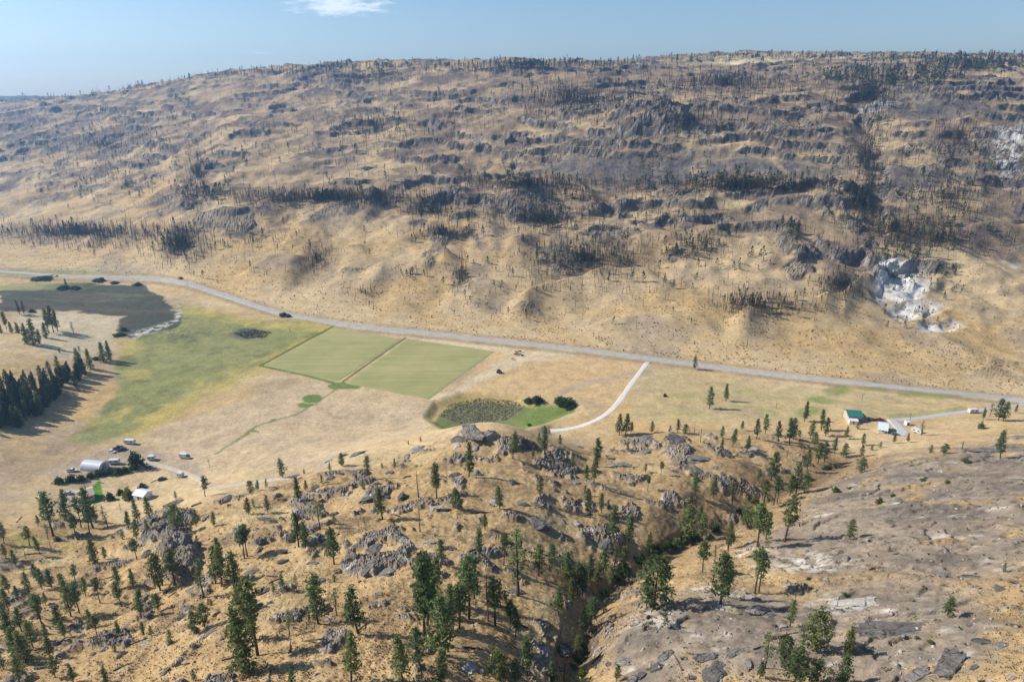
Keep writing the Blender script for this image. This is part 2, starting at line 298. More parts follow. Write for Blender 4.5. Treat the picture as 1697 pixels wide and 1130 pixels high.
def metres(pt, hpx):
    """height in metres of an upright thing of hpx photo pixels standing at pt"""
    d = pt[1] * CP - (pt[2] - CAMZ) * SP
    z0 = pt[2] - CAMZ; py0 = 565 - FPX * (pt[1] * SP + z0 * CP) / d
    v = (565 - (py0 - hpx)) / FPX; return max(0.3, (v * (pt[1] * CP - z0 * SP) - pt[1] * SP - z0 * CP) / (CP + v * SP))

# ------------------------------------------------------------------ colours of the ground
def col(r, g, b): return np.array([r, g, b])
A = np.empty((NR, NC, 3))
n1 = fbm(GX, GY, 120, 4, 101); n2 = fbm(GX, GY, 22, 4, 103, .6); n3 = fbm(GX, GY, 5, 3, 105, .6)
def mixc(a, b, t): return a + (b - a) * t[..., None]
straw = col(.50, .375, .215); gold = col(.47, .325, .155); dun = col(.33, .255, .175)
A[:] = mixc(np.broadcast_to(straw, A.shape), gold, sstep(-.25, .35, n1 + .5 * n2))
A = mixc(A, dun, .75 * sstep(.02, .40, fbm(GX, GY, 75, 4, 107, .6) + .25 * n2))
def lay_on(c, m): 
    global A
    A = mixc(A, np.asarray(c), np.clip(m, 0, 1))
lay_on((.375, .255, .125), near_m * .85); lay_on((.20, .138, .078), near_m * .9 * sstep(.05, .4, n2 + .4 * n3)); lay_on((.48, .37, .20), near_m * .6 * sstep(.1, .4, fbm(GX, GY, 28, 3, 109)))
# hillside: burnt, darker ground in patches
burn = far_m * sstep(.0, .30, fbm(GX, GY, 90, 4, 111, .55) + .16 * sstep(130, 280, above) - .08)
lay_on((.175, .125, .095), .95 * burn * sstep(60, 160, above))
for e in [(530, 430, 30, 40), (900, 365, 80, 20), (970, 435, 95, 36), (1390, 475, 40, 26), (300, 408, 45, 26), (720, 352, 60, 14), (1245, 505, 60, 20), (1480, 385, 90, 36), (1550, 400, 80, 20), (520, 330, 210, 16), (880, 308, 130, 12), (1230, 312, 220, 16), (130, 388, 150, 16), (325, 290, 26, 60), (1440, 160, 60, 40), (940, 165, 120, 30), (1200, 135, 220, 22), (1150, 395, 60, 30)]:
    lay_on((.12, .088, .068), .8 * ell(*e, soft=.6) * far_m * (.65 + .6 * n2))
# pale fields on the far plateau
lay_on((.66, .54, .32), ell(1330, 103, 200, 7, .5) * (GY > 1900) + ell(1240, 108, 60, 4, .5) * (GY > 1900))
lay_on((.05, .07, .06), far_t * .8)
lay_on((.30, .225, .155), .6 * sstep(120, 250, above) * far_m * (1 - far_t) * sstep(-.3, .2, n1 + .4 * n2))
# rock
rockc = mixc(np.broadcast_to(col(.10, .09, .082), A.shape), col(.25, .225, .195), sstep(-.1, .5, n3 + .5 * n2))
dZy = np.gradient(Z, axis=0) / np.gradient(GY, axis=0); dZx = np.gradient(Z, axis=1) / np.maximum(np.gradient(GX, axis=1), 1e-3)
slope = np.hypot(dZx, dZy)
rmask = far_m * np.clip(rk * (.55 + .45 * sstep(-.2, .2, n3)) + .8 * sstep(.62, 1.0, slope) * rough, 0, 1)
rockc = rockc * rng.uniform(.7, 1.3, rockc.shape[:2])[..., None]; A = mixc(A, rockc, rmask * .92)
talus = tal * sstep(-.55, -.15, fbm(GX, GY, 50, 3, 121, ax=2.0) + .3 * n3)
A = mixc(A, mixc(np.broadcast_to(col(.095, .09, .088), A.shape), col(.165, .155, .148), sstep(-.3, .4, n3)), talus * .9)
wht = quarry * sstep(-.22, .12, fbm(GX, GY, 14, 4, 131, .6) + .12)
wht = union(wht, ell(1668, 262, 20, 42, .5) * sstep(-.12, .1, fbm(GX, GY, 12, 3, 133)) * far_m, .8 * ell(1655, 445, 50, 8, .5) * sstep(.0, .25, fbm(GX, GY, 12, 3, 135)) * far_m, .5 * ell(1450, 182, 30, 5, .5) * far_m)
A = mixc(A, mixc(np.broadcast_to(col(.62, .61, .58), A.shape), col(.40, .39, .37), sstep(.0, .5, n3)), wht * .95)
# near rock
nrc = mixc(np.broadcast_to(col(.15, .138, .128), A.shape), col(.40, .36, .31), sstep(.05, .55, fbm(GX, GY, 6, 4, 141, .6) + .25 * n3))
A = mixc(A, nrc, near_m * (1 - slab) * np.clip(nrk * (.6 + .5 * sstep(-.2, .2, n3)) + .7 * sstep(.95, 1.4, slope), 0, 1) * .92)
sc_ = mixc(np.broadcast_to(col(.265, .212, .158), A.shape), col(.165, .138, .11), sstep(-.1, .35, fbm(GX, GY, 20, 4, 143, .6, ax=.6)))
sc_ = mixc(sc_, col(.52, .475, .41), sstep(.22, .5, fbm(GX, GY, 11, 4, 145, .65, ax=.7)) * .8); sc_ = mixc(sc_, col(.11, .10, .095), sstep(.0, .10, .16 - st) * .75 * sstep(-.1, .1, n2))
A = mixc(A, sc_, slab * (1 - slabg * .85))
white_rubble = union(ell(1330, 935, 70, 16, .5), ell(1240, 915, 40, 8, .6), ell(1385, 1005, 40, 18, .5), ell(1190, 985, 60, 10, .5), ell(1080, 1035, 40, 16, .6)) * near_m
A = mixc(A, col(.52, .48, .42), .7 * white_rubble * sstep(.02, .2, fbm(GX, GY, 3.5, 3, 147) + .1))
lay_on((.09, .062, .04), gulc * .85); lay_on((.26, .17, .085), (gul - gulc).clip(0) * .5)  # gully bed painted darker: shade between its steep banks put into the colour
lay_on((.36, .33, .09), gulc * ell(1250, 830, 30, 12, .5) * .8 + near_m * .8 * ell(960, 1120, 22, 26, .5) + .6 * ell(70, 895, 70, 20, .5) * near_m * sstep(0, .3, n2))
# ---- valley floor
v1 = (GY > 330) * (1 - far_m) * (1 - near_m)
lay_on((.47, .36, .235), poly([(215, 722), (545, 622), (566, 640), (714, 668), (705, 712), (640, 770), (420, 800), (330, 770)], 4) * v1 * .8)
lay_on((.52, .385, .22), v1 * .6 * poly([(215, 722), (545, 622), (714, 668), (640, 770), (420, 800)], 4) * sstep(-.05, .35, fbm(GX, GY, 34, 4, 151, .6, ax=.5)))
lay_on((.52, .36, .185), v1 * .8 * poly([(826, 580), (1062, 602), (1030, 660), (960, 665), (850, 650), (730, 660)], 5))
lay_on((.57, .47, .31), v1 * .75 * (line([(948, 581), (880, 592), (838, 603), (780, 632), (728, 662), (705, 700)], 3, 9, wx, wy) + line([(552, 538), (680, 556), (830, 580), (870, 588)], 2, 4)))
lay_on((.37, .29, .205), v1 * .7 * (line([(1085, 618), (1030, 625), (960, 640), (930, 655)], 2, 6, wx, wy)))
lay_on((.30, .23, .15), .8 * np.clip(line([(a, b + 7) for a, b in ROAD], 1.2, 3) + .7 * line([(a, b - 6) for a, b in ROAD], 1, 3), 0, 1) * (GY > 400))
# marsh
gm = poly([(235, 520), (300, 505), (400, 530), (530, 538), (548, 545), (430, 607), (300, 665), (215, 715), (150, 735), (110, 730), (160, 690), (190, 640), (205, 590), (230, 560)], 9, wx, wy) * v1
lay_on((.215, .225, .085), gm * .9)
lay_on((.26, .21, .12), v1 * .8 * line([(432, 608), (330, 661), (215, 723)], .6, 1.5)); lay_on((.40, .32, .105), (.9 + .6 * n2) * v1 * .9 * union(line([(545, 548), (430, 608), (330, 660), (215, 722)], 4, 15, wx, wy), line([(310, 512), (400, 534), (540, 542)], 4, 9, wx, wy), ell(215, 575, 22, 14, .4), ell(225, 620, 18, 10, .4), line([(150, 700), (250, 680), (330, 645)], 6, 16, wx, wy) * sstep(-.1, .2, n2)))
lay_on((.16, .165, .07), v1 * .7 * gm * sstep(.05, .3, fbm(GX, GY, 26, 4, 157, .6))); lay_on((.27, .265, .095), v1 * .6 * gm * sstep(.0, .3, fbm(GX, GY, 18, 3, 153)))
dm_ = sstep(.38, .62, .22 * n2 + .14 * n3 + poly([(0, 480), (120, 470), (235, 472), (262, 490), (300, 520), (290, 545), (215, 558), (195, 540), (205, 525), (130, 518), (0, 515)], 9, wx, wy)) * v1
lay_on((.058, .063, .048), dm_ * .95); lay_on((.115, .092, .07), dm_ * .85 * sstep(.0, .2, fbm(GX, GY, 38, 4, 155, .6, ax=.3))); lay_on((.13, .15, .07), dm_ * .7 * sstep(.12, .3, fbm(GX, GY, 30, 4, 159, .6, ax=.35)))
lay_on((.085, .085, .065), v1 * .9 * (ell(418, 553, 34, 9, .4) + .7 * ell(300, 556, 70, 10, .6) * sstep(-.1, .2, n3)))
lay_on((.55, .52, .46), v1 * .85 * line([(296, 512), (288, 528), (262, 545), (225, 556)], 2, 6, wx, wy) * sstep(-.2, .15, n3))
lay_on((.24, .25, .11), v1 * .7 * (ell(60, 452, 110, 6, .5) + ell(40, 475, 80, 5, .5)))
lay_on((.47, .40, .27), v1 * .8 * poly([(30, 522), (130, 520), (195, 528), (205, 545), (180, 580), (100, 600), (40, 560)], 5, wx, wy))
# ditches, green spots
lay_on((.10, .12, .035), v1 * .9 * (line([(552, 541), (492, 573), (432, 606)], .8, 1.6) + line([(672, 560), (618, 597), (566, 634)], .8, 1.6)))
lay_on((.14, .18, .055), v1 * (line([(432, 606), (500, 620), (566, 638)], 1.2, 2) + .8 * line([(566, 636), (540, 652), (490, 685), (440, 703), (405, 722), (360, 752)], .5, 1.6, wx, PY)))
lay_on((.15, .205, .06), v1 * sstep(.35, .65, .25 * n3 + union(ell(566, 641, 28, 8, .3), ell(508, 658, 20, 6, .4), ell(500, 668, 12, 4, .4), ell(425, 711, 6, 2.5, .3), ell(455, 694, 5, 2, .3))))
# pond: reeds and grass
pg = (GY > 330) * (1 - near_m)
lay_on((.42, .31, .13), pg * poly([(702, 694), (718, 664), (765, 650), (845, 652), (905, 664), (900, 672), (840, 662), (765, 662), (728, 676), (714, 700)], 4))
lay_on((.155, .185, .06), pg * poly([(716, 698), (732, 674), (770, 660), (840, 662), (880, 668), (950, 670), (955, 678), (900, 698), (840, 714), (745, 712)], 4))
lay_on((.17, .15, .10), pg * poly([(730, 690), (745, 670), (790, 660), (850, 664), (870, 674), (840, 696), (760, 702)], 5, wx, wy) * (.75 + .5 * n3))
lay_on((.17, .23, .06), pg * .8 * poly([(870, 676), (900, 668), (950, 670), (948, 680), (900, 698), (860, 704)], 4))
# right side pasture by the house
lay_on((.40, .33, .18), v1 * .6 * poly([(1075, 605), (1300, 640), (1600, 668), (1600, 690), (1300, 700), (1080, 700), (1040, 690)], 8, wx, wy))
lay_on((.16, .215, .06), v1 * (.7 + .6 * n3) * union(ell(1390, 648, 24, 7, .4), ell(1362, 664, 26, 6, .4), ell(1340, 682, 22, 6, .5), .8 * ell(1445, 645, 26, 4, .4), .8 * poly([(1485, 645), (1600, 655), (1560, 662), (1490, 656)], 3), .6 * line([(1475, 690), (1560, 682), (1600, 676)], 1.5, 4)))
lay_on((.28, .27, .10), v1 * .5 * sstep(0, .3, n2) * poly([(1100, 640), (1300, 640), (1300, 700), (1100, 690)], 10, wx, wy)); lay_on((.36, .33, .12), far_m * .6 * ell(1385, 612, 34, 12, .5))
# farm yard and lawn
lay_on((.36, .285, .21), v1 * .8 * poly([(20, 800), (110, 770), (165, 742), (230, 735), (330, 770), (345, 795), (300, 800), (250, 775), (120, 790)], 8, wx, wy))
lay_on((.30, .22, .13), v1 * .6 * poly([(0, 740), (140, 730), (150, 745), (60, 790), (0, 800)], 8, wx, wy)); lay_on((.10, .22, .035), (GY < 360) * (GY > 280) * poly([(152, 806), (166, 795), (172, 826), (155, 838), (148, 822)], 1.2))
lay_on((.44, .38, .30), (GY > 250) * poly([(108, 822), (126, 812), (150, 822), (140, 838), (112, 835)], 2))
n4 = fbm(GX, GY, 1.6, 3, 106, .7); A *= (1 + .20 * n3 + .16 * n2 + near_m * .30 * n4)[..., None]; A *= (1 - .10 * far_m[..., None]); A = np.clip(A, .02, .75)

me = bpy.data.meshes.new('terrain')
V = np.stack([GX, GY, Z], -1).reshape(-1, 3)
idx = np.arange(NR * NC).reshape(NR, NC)
Q = np.stack([idx[:-1, :-1], idx[:-1, 1:], idx[1:, 1:], idx[1:, :-1]], -1).reshape(-1, 4)
def fast_mesh(me, V, Fc, k):
    me.vertices.add(len(V)); me.vertices.foreach_set('co', np.ascontiguousarray(V, np.float32).ravel())
    me.loops.add(len(Fc) * k); me.loops.foreach_set('vertex_index', np.ascontiguousarray(Fc, np.int32).ravel())
    me.polygons.add(len(Fc)); me.polygons.foreach_set('loop_start', np.arange(0, len(Fc) * k, k, dtype=np.int32))
    me.update(calc_edges=True)
def color_attr(me, rgb, name='albedo'):
    a = me.attributes.new(name, 'FLOAT_COLOR', 'POINT'); a.data.foreach_set('color', np.concatenate([rgb, np.ones((len(rgb), 1))], 1).astype(np.float32).ravel())
fast_mesh(me, V, Q, 4); _rs = np.maximum(rmask, near_m * np.maximum(nrk, slab * .0)) < .35
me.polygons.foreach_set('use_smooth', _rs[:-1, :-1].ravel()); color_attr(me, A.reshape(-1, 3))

# ------------------------------------------------------------------ materials
def new_mat(name, rough=0.9):
    m = bpy.data.materials.new(name); m.use_nodes = True; nt = m.node_tree; b = nt.nodes['Principled BSDF']
    b.inputs['Roughness'].default_value = rough; b.inputs['Specular IOR Level'].default_value = 0.15
    return m, nt, b
def plain(name, c, rough=0.8, var=0.15, scale=1.5, metal=0.0, spec=.2, rnd=0.0):
    m, nt, b = new_mat(name, rough); b.inputs['Metallic'].default_value = metal; b.inputs['Specular IOR Level'].default_value = spec
    t = nt.nodes.new('ShaderNodeTexCoord'); n = nt.nodes.new('ShaderNodeTexNoise'); n.inputs['Scale'].default_value = scale; n.inputs['Detail'].default_value = 5
    nt.links.new(t.outputs['Object'], n.inputs['Vector'])
    mr = nt.nodes.new('ShaderNodeMapRange'); mr.inputs['From Min'].default_value = .25; mr.inputs['From Max'].default_value = .75
    mr.inputs['To Min'].default_value = 1 - var; mr.inputs['To Max'].default_value = 1 + var; nt.links.new(n.outputs['Fac'], mr.inputs['Value'])
    mu = nt.nodes.new('ShaderNodeVectorMath'); mu.operation = 'SCALE'; mu.inputs[0].default_value = c; src = mr.outputs[0]
    if rnd:
        oi = nt.nodes.new('ShaderNodeObjectInfo'); r2 = nt.nodes.new('ShaderNodeMapRange'); r2.inputs['To Min'].default_value = 1 - rnd; r2.inputs['To Max'].default_value = 1 + rnd
        nt.links.new(oi.outputs['Random'], r2.inputs['Value']); m2 = nt.nodes.new('ShaderNodeMath'); m2.operation = 'MULTIPLY'
        nt.links.new(src, m2.inputs[0]); nt.links.new(r2.outputs[0], m2.inputs[1]); src = m2.outputs[0]
    nt.links.new(src, mu.inputs['Scale']); nt.links.new(mu.outputs[0], b.inputs['Base Color']); return m
def ground_mat(name, attr=True, c=None, fine=1.0):
    m, nt, b = new_mat(name, 0.95); b.inputs['Specular IOR Level'].default_value = 0.05
    g = nt.nodes.new('ShaderNodeNewGeometry')
    def nz(sc, det):
        n = nt.nodes.new('ShaderNodeTexNoise'); n.inputs['Scale'].default_value = sc; n.inputs['Detail'].default_value = det; n.inputs['Roughness'].default_value = .65
        nt.links.new(g.outputs['Position'], n.inputs['Vector']); return n.outputs['Fac']
    a = nz(.55, 5); d = nz(3.2, 3); lo = nz(.09, 8)
    ad = nt.nodes.new('ShaderNodeMath'); ad.operation = 'ADD'; nt.links.new(a, ad.inputs[0]); nt.links.new(d, ad.inputs[1])
    mr = nt.nodes.new('ShaderNodeMapRange'); mr.inputs['From Min'].default_value = .7; mr.inputs['From Max'].default_value = 1.3; mr.inputs['To Min'].default_value = 1 - .38 * fine; mr.inputs['To Max'].default_value = 1 + .32 * fine
    a3 = nt.nodes.new('ShaderNodeMath'); a3.operation = 'MULTIPLY_ADD'; a3.inputs[1].default_value = .8; nt.links.new(lo, a3.inputs[0]); s3 = nt.nodes.new('ShaderNodeMath'); s3.operation = 'SUBTRACT'; s3.inputs[1].default_value = .4; nt.links.new(ad.outputs[0], a3.inputs[2]); nt.links.new(a3.outputs[0], s3.inputs[0]); nt.links.new(s3.outputs[0], mr.inputs['Value'])
    mu = nt.nodes.new('ShaderNodeVectorMath'); mu.operation = 'SCALE'; nt.links.new(mr.outputs[0], mu.inputs['Scale'])
    if attr:
        at = nt.nodes.new('ShaderNodeAttribute'); at.attribute_name = 'albedo'; nt.links.new(at.outputs['Color'], mu.inputs[0])
    else: mu.inputs[0].default_value = c
    nt.links.new(mu.outputs[0], b.inputs['Base Color'])
    bp = nt.nodes.new('ShaderNodeBump'); bp.inputs['Strength'].default_value = .6 * fine; bp.inputs['Distance'].default_value = .35
    nt.links.new(ad.outputs[0], bp.inputs['Height']); nt.links.new(bp.outputs[0], b.inputs['Normal']); return m
M = {}
M['terrain'] = ground_mat('dry_ground')
M['road'] = plain('worn_asphalt', (.35, .34, .325), .9, .14, .25)
M['drive'] = plain('pale_gravel', (.60, .56, .49), .95, .12, .6)
M['track'] = plain('dirt_track', (.46, .385, .29), .95, .14, .5)
M['pad'] = plain('grey_gravel', (.40, .40, .39), .95, .1, .5)

def tag(o, label=None, cat=None, group=None, kind=None):
    if label: o['label'] = label
    if cat: o['category'] = cat
    if group: o['group'] = group
    if kind: o['kind'] = kind
    return o
def link(name, me, mat=None, parent=None, loc=None, rz=0.0, sc=None):
    o = bpy.data.objects.new(name, me); COL.objects.link(o)
    if mat is not None and me is not None and not me.materials: me.materials.append(mat)
    if parent is not None: o.parent = parent
    if loc is not None: o.location = loc
    o.rotation_euler = (0, 0, rz)
    if sc is not None: o.scale = sc if hasattr(sc, '__len__') else (sc, sc, sc)
    return o
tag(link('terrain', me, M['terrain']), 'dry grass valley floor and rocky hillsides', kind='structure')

# ------------------------------------------------------------------ roads and fields laid on the ground
def world_line(pts, step=3.0):
    W_ = place([p[0] for p in pts], [p[1] for p in pts]); W_ = W_[~np.isnan(W_[:, 0])]
    # Catmull-Rom through the points
    Pn = np.concatenate([[2 * W_[0] - W_[1]], W_, [2 * W_[-1] - W_[-2]]]); out = []
    for i in range(1, len(Pn) - 2):
        p0, p1, p2, p3 = Pn[i - 1], Pn[i], Pn[i + 1], Pn[i + 2]; n = max(2, int(np.linalg.norm(p2 - p1) / step))
        for k in range(n):
            t = k / n; out.append(.5 * ((2 * p1) + (-p0 + p2) * t + (2 * p0 - 5 * p1 + 4 * p2 - p3) * t * t + (-p0 + 3 * p1 - 3 * p2 + p3) * t ** 3))
    out.append(Pn[-2]); return np.array(out)
def ribbon(name, pts, width, mat, lift=.16, nx=7, label=None, edge=.0, crown=0.0):
    L = world_line(pts); T = np.gradient(L[:, :2], axis=0); T /= np.linalg.norm(T, axis=1)[:, None] + 1e-9; N = np.stack([-T[:, 1], T[:, 0]], 1)
    zc = ground(L[:, 0], L[:, 1]); k = np.ones(9) / 9; zs = np.convolve(np.pad(zc, 4, 'edge'), k, 'valid')
    V_ = []
    wj = width * (1 + edge * fbm(L[:, 0], L[:, 1], 7, 2, 5))
    for j in range(nx):
        s = (j / (nx - 1) - .5)
        p = L[:, :2] + N * (s * wj)[:, None]; g = ground(p[:, 0], p[:, 1])
        z = np.maximum(g, zs) + lift + crown * (1 - (2 * s) ** 2) if 0 < j < nx - 1 else g - .25
        V_.append(np.column_stack([p, z]))
    V_ = np.stack(V_, 1); n = len(L); id_ = np.arange(n * nx).reshape(n, nx)
    q = np.stack([id_[:-1, :-1], id_[:-1, 1:], id_[1:, 1:], id_[1:, :-1]], -1).reshape(-1, 4)[:, ::-1]
    m = bpy.data.meshes.new(name); fast_mesh(m, V_.reshape(-1, 3), q, 4); m.polygons.foreach_set('use_smooth', np.ones(len(q), bool))
    return tag(link(name, m, mat), label, kind='structure')
ribbon('road', ROAD, 7.8, M['road'], .25, 9, 'grey two lane gravel road crossing the whole valley', crown=.15)
ribbon('driveway', [(912, 714), (940, 711), (968, 704), (995, 692), (1020, 672), (1047, 635), (1073, 600)], 4.6, M['drive'], .16, 7, 'pale gravel driveway curving up to the road', .25)
ribbon('farm_track', [(482, 792), (450, 796), (420, 800), (390, 804), (360, 808), (340, 813)], 4.2, M['track'], .16, 7, 'dirt track running along the foot of the rocky hill', .3)
ribbon('farm_track', [(345, 802), (330, 794), (310, 785), (290, 778), (270, 772), (250, 766), (235, 762)], 4.0, M['track'], .14, 7, 'dirt track leading from the junction to the big round tree', .3)
ribbon('house_drive', [(1478, 697), (1500, 695), (1530, 692), (1565, 687), (1600, 682), (1640, 677), (1697, 671)], 5.0, M['pad'], .18, 7, 'grey gravel drive from the green roofed barn to the road', .2)
ribbon('house_drive', [(1478, 696), (1484, 702), (1491, 709), (1496, 716), (1492, 722)], 6.5, M['pad'], .26, 9, 'wide gravel parking strip beside the pale roofed house', .15)

def field(name, quad, mat, label, lift=.22, n=50):
    W_ = place([p[0] for p in quad], [p[1] for p in quad]); a, b, c, d = W_[:, :2]
    s, t = np.meshgrid(np.linspace(0, 1, n), np.linspace(0, 1, n)); s = s[..., None]; t = t[..., None]
    p = (a * (1 - s) + b * s) * (1 - t) + (d * (1 - s) + c * s) * t
    g = ground(p[..., 0].ravel(), p[..., 1].ravel()).reshape(n, n) + lift
    g[0] -= .4; g[-1] -= .4; g[:, 0] -= .4; g[:, -1] -= .4
    V_ = np.concatenate([p, g[..., None]], -1).reshape(-1, 3); id_ = np.arange(n * n).reshape(n, n)
    q = np.stack([id_[:-1, :-1], id_[:-1, 1:], id_[1:, 1:], id_[1:, :-1]], -1).reshape(-1, 4)
    m = bpy.data.meshes.new(name); fast_mesh(m, V_, q, 4)
    if m.polygons[0].normal.z < 0: m.flip_normals()
    return tag(link(name, m, mat), label, kind='structure')
def field_mat(name, ang):
    m, nt, b = new_mat(name, .95); g = nt.nodes.new('ShaderNodeNewGeometry')
    mp = nt.nodes.new('ShaderNodeMapping'); mp.inputs['Rotation'].default_value = (0, 0, -ang); mp.inputs['Scale'].default_value = (.012, .30, 1); nt.links.new(g.outputs['Position'], mp.inputs['Vector'])
    n = nt.nodes.new('ShaderNodeTexNoise'); n.inputs['Scale'].default_value = 1.0; n.inputs['Detail'].default_value = 6; n.inputs['Roughness'].default_value = .7; nt.links.new(mp.outputs[0], n.inputs['Vector'])
    n2 = nt.nodes.new('ShaderNodeTexNoise'); n2.inputs['Scale'].default_value = .02; n2.inputs['Detail'].default_value = 6; n2.inputs['Roughness'].default_value = .7; nt.links.new(g.outputs['Position'], n2.inputs['Vector'])
    ad = nt.nodes.new('ShaderNodeMath'); ad.operation = 'ADD'; nt.links.new(n.outputs['Fac'], ad.inputs[0]); nt.links.new(n2.outputs['Fac'], ad.inputs[1])
    cr = nt.nodes.new('ShaderNodeValToRGB'); cr.color_ramp.elements[0].position = .32; cr.color_ramp.elements[1].position = .68
    cr.color_ramp.elements[0].color = (.19, .21, .07, 1); cr.color_ramp.elements[1].color = (.40, .345, .165, 1)
    hf = nt.nodes.new('ShaderNodeMath'); hf.operation = 'MULTIPLY'; hf.inputs[1].default_value = .5; nt.links.new(ad.outputs[0], hf.inputs[0])
    nt.links.new(hf.outputs[0], cr.inputs[0]); nt.links.new(cr.outputs[0], b.inputs['Base Color']); return m
fa = place([552, 668], [541, 562]); fang = math.atan2(fa[1, 1] - fa[0, 1], fa[1, 0] - fa[0, 0])
field('hay_field', [(553, 542), (668, 562), (561, 633), (434, 606)], field_mat('hay_stubble', fang), 'mown green hay field bordering the marsh')
field('hay_field', [(674, 561), (822, 582), (712, 663), (569, 636)], field_mat('hay_stubble', fang), 'mown green hay field on the pond side of the ditch')
# ------------------------------------------------------------------ the air
hm = bpy.data.materials.new('haze_air'); hm.use_nodes = True; hn = hm.node_tree; hn.nodes.clear()
ho = hn.nodes.new('ShaderNodeOutputMaterial'); hv = hn.nodes.new('ShaderNodeVolumePrincipled')
hv.inputs['Color'].default_value = (.30, .58, 1.0, 1); hv.inputs['Density'].default_value = .000115; hv.inputs['Anisotropy'].default_value = .55
hn.links.new(hv.outputs[0], ho.inputs['Volume'])
bm = bmesh.new(); bmesh.ops.create_cube(bm, size=1.0); hme = bpy.data.meshes.new('haze'); bm.to_mesh(hme); bm.free()
zlo = float(Z.min()) - 1.5; zhi = max(float(Z.max()) + 30, 440.0)
tag(link('haze', hme, hm, loc=(0, 2600, (zlo + zhi) / 2), sc=(17500, 6000, zhi - zlo)), 'thin blue summer haze filling the valley', kind='stuff')

# ------------------------------------------------------------------ mesh helpers
class MB:
    def __init__(s): s.v = []; s.f = []
    def add(s, vs, fs):
        o = len(s.v); s.v += [tuple(p) for p in vs]; s.f += [tuple(i + o for i in f) for f in fs]
    def box(s, x0, x1, y0, y1, z0, z1):
        s.add([(x0, y0, z0), (x1, y0, z0), (x1, y1, z0), (x0, y1, z0), (x0, y0, z1), (x1, y0, z1), (x1, y1, z1), (x0, y1, z1)],
              [(3, 2, 1, 0), (4, 5, 6, 7), (0, 1, 5, 4), (1, 2, 6, 5), (2, 3, 7, 6), (3, 0, 4, 7)])
    def prism(s, prof, x0, x1):                     # profile in (y,z), swept along x
        n = len(prof); s.add([(x0, y, z) for y, z in prof] + [(x1, y, z) for y, z in prof],
              [tuple(range(n))[::-1], tuple(range(n, 2 * n))] + [(i, (i + 1) % n, n + (i + 1) % n, n + i) for i in range(n)])
    def tube(s, pts, rad, k=6):
        pts = [Vector(p) for p in pts]; vs = []
        for i, p in enumerate(pts):
            d = (pts[min(i + 1, len(pts) - 1)] - pts[max(i - 1, 0)]).normalized(); a = d.orthogonal().normalized(); b = d.cross(a)
            r = rad[i] if hasattr(rad, '__len__') else rad
            vs += [p + (a * math.cos(2 * math.pi * j / k) + b * math.sin(2 * math.pi * j / k)) * r for j in range(k)]
        fs = [(i * k + j, i * k + (j + 1) % k, (i + 1) * k + (j + 1) % k, (i + 1) * k + j) for i in range(len(pts) - 1) for j in range(k)]
        s.add(vs, fs + [tuple(range(k))[::-1], tuple((len(pts) - 1) * k + j for j in range(k))])
    def cyl(s, c, r, w, k=12, axis='y'):
        x, y, z = c
        if axis == 'y': a = [(x, y - w / 2, z), (x, y + w / 2, z)]
        elif axis == 'x': a = [(x - w / 2, y, z), (x + w / 2, y, z)]
        else: a = [(x, y, z - w / 2), (x, y, z + w / 2)]
        s.tube(a, r, k)
    def mesh(s, name, smooth=False):
        m = bpy.data.meshes.new(name); m.from_pydata(s.v, [], s.f)
        b = bmesh.new(); b.from_mesh(m); bmesh.ops.recalc_face_normals(b, faces=b.faces); b.to_mesh(m); b.free()
        if smooth: m.polygons.foreach_set('use_smooth', np.ones(len(m.polygons), bool))
        return m
    def build(s, name, mat, parent=None, smooth=False): return link(name, s.mesh(name, smooth), mat, parent)
def empty(name, loc, rz=0): return link(name, None, None, None, loc, rz)

# ------------------------------------------------------------------ trees
M['bark'] = plain('pine_bark', (.085, .058, .042), .95, .35, 6.0); M['char'] = plain('charred_bark', (.045, .038, .034), .95, .3, 6.0, rnd=.25)
M['needle'] = plain('pine_needles', (.128, .172, .066), .75, .4, 5.0, rnd=.22); M['needle2'] = plain('olive_needles', (.165, .19, .07), .75, .4, 5.0, rnd=.2)
M['leaf'] = plain('broad_leaves', (.06, .10, .03), .7, .35, 5.0, rnd=.1); M['yleaf'] = plain('yellowing_leaves', (.17, .185, .04), .7, .3, 5.0)
M['deadwood'] = plain('dead_twigs', (.13, .088, .062), .95, .3, 4.0, rnd=.3)
def leafy(m, amt=.45):
    nt = m.node_tree; b = nt.nodes['Principled BSDF']; o = nt.nodes['Material Output']; t = nt.nodes.new('ShaderNodeBsdfTranslucent'); mx_ = nt.nodes.new('ShaderNodeMixShader'); mx_.inputs[0].default_value = amt
    nt.links.new(b.inputs['Base Color'].links[0].from_socket, t.inputs['Color']); nt.links.new(b.outputs[0], mx_.inputs[1]); nt.links.new(t.outputs[0], mx_.inputs[2]); nt.links.new(mx_.outputs[0], o.inputs['Surface'])
for k_ in ('needle', 'needle2', 'leaf', 'yleaf'): leafy(M[k_])
def leafquads(cent, size, asp, r):
    n = len(cent); a = r.normal(size=(n, 3)); a /= np.linalg.norm(a, axis=1)[:, None]; b = r.normal(size=(n, 3)); b -= a * (a * b).sum(1)[:, None]; b /= np.linalg.norm(b, axis=1)[:, None]
    s = size * r.uniform(.6, 1.35, n)[:, None]; a = a * s; b = b * s * asp
    V_ = np.stack([cent - a, cent - b * .9, cent + a, cent + b], 1).reshape(-1, 3); return V_, np.arange(4 * n).reshape(n, 4)
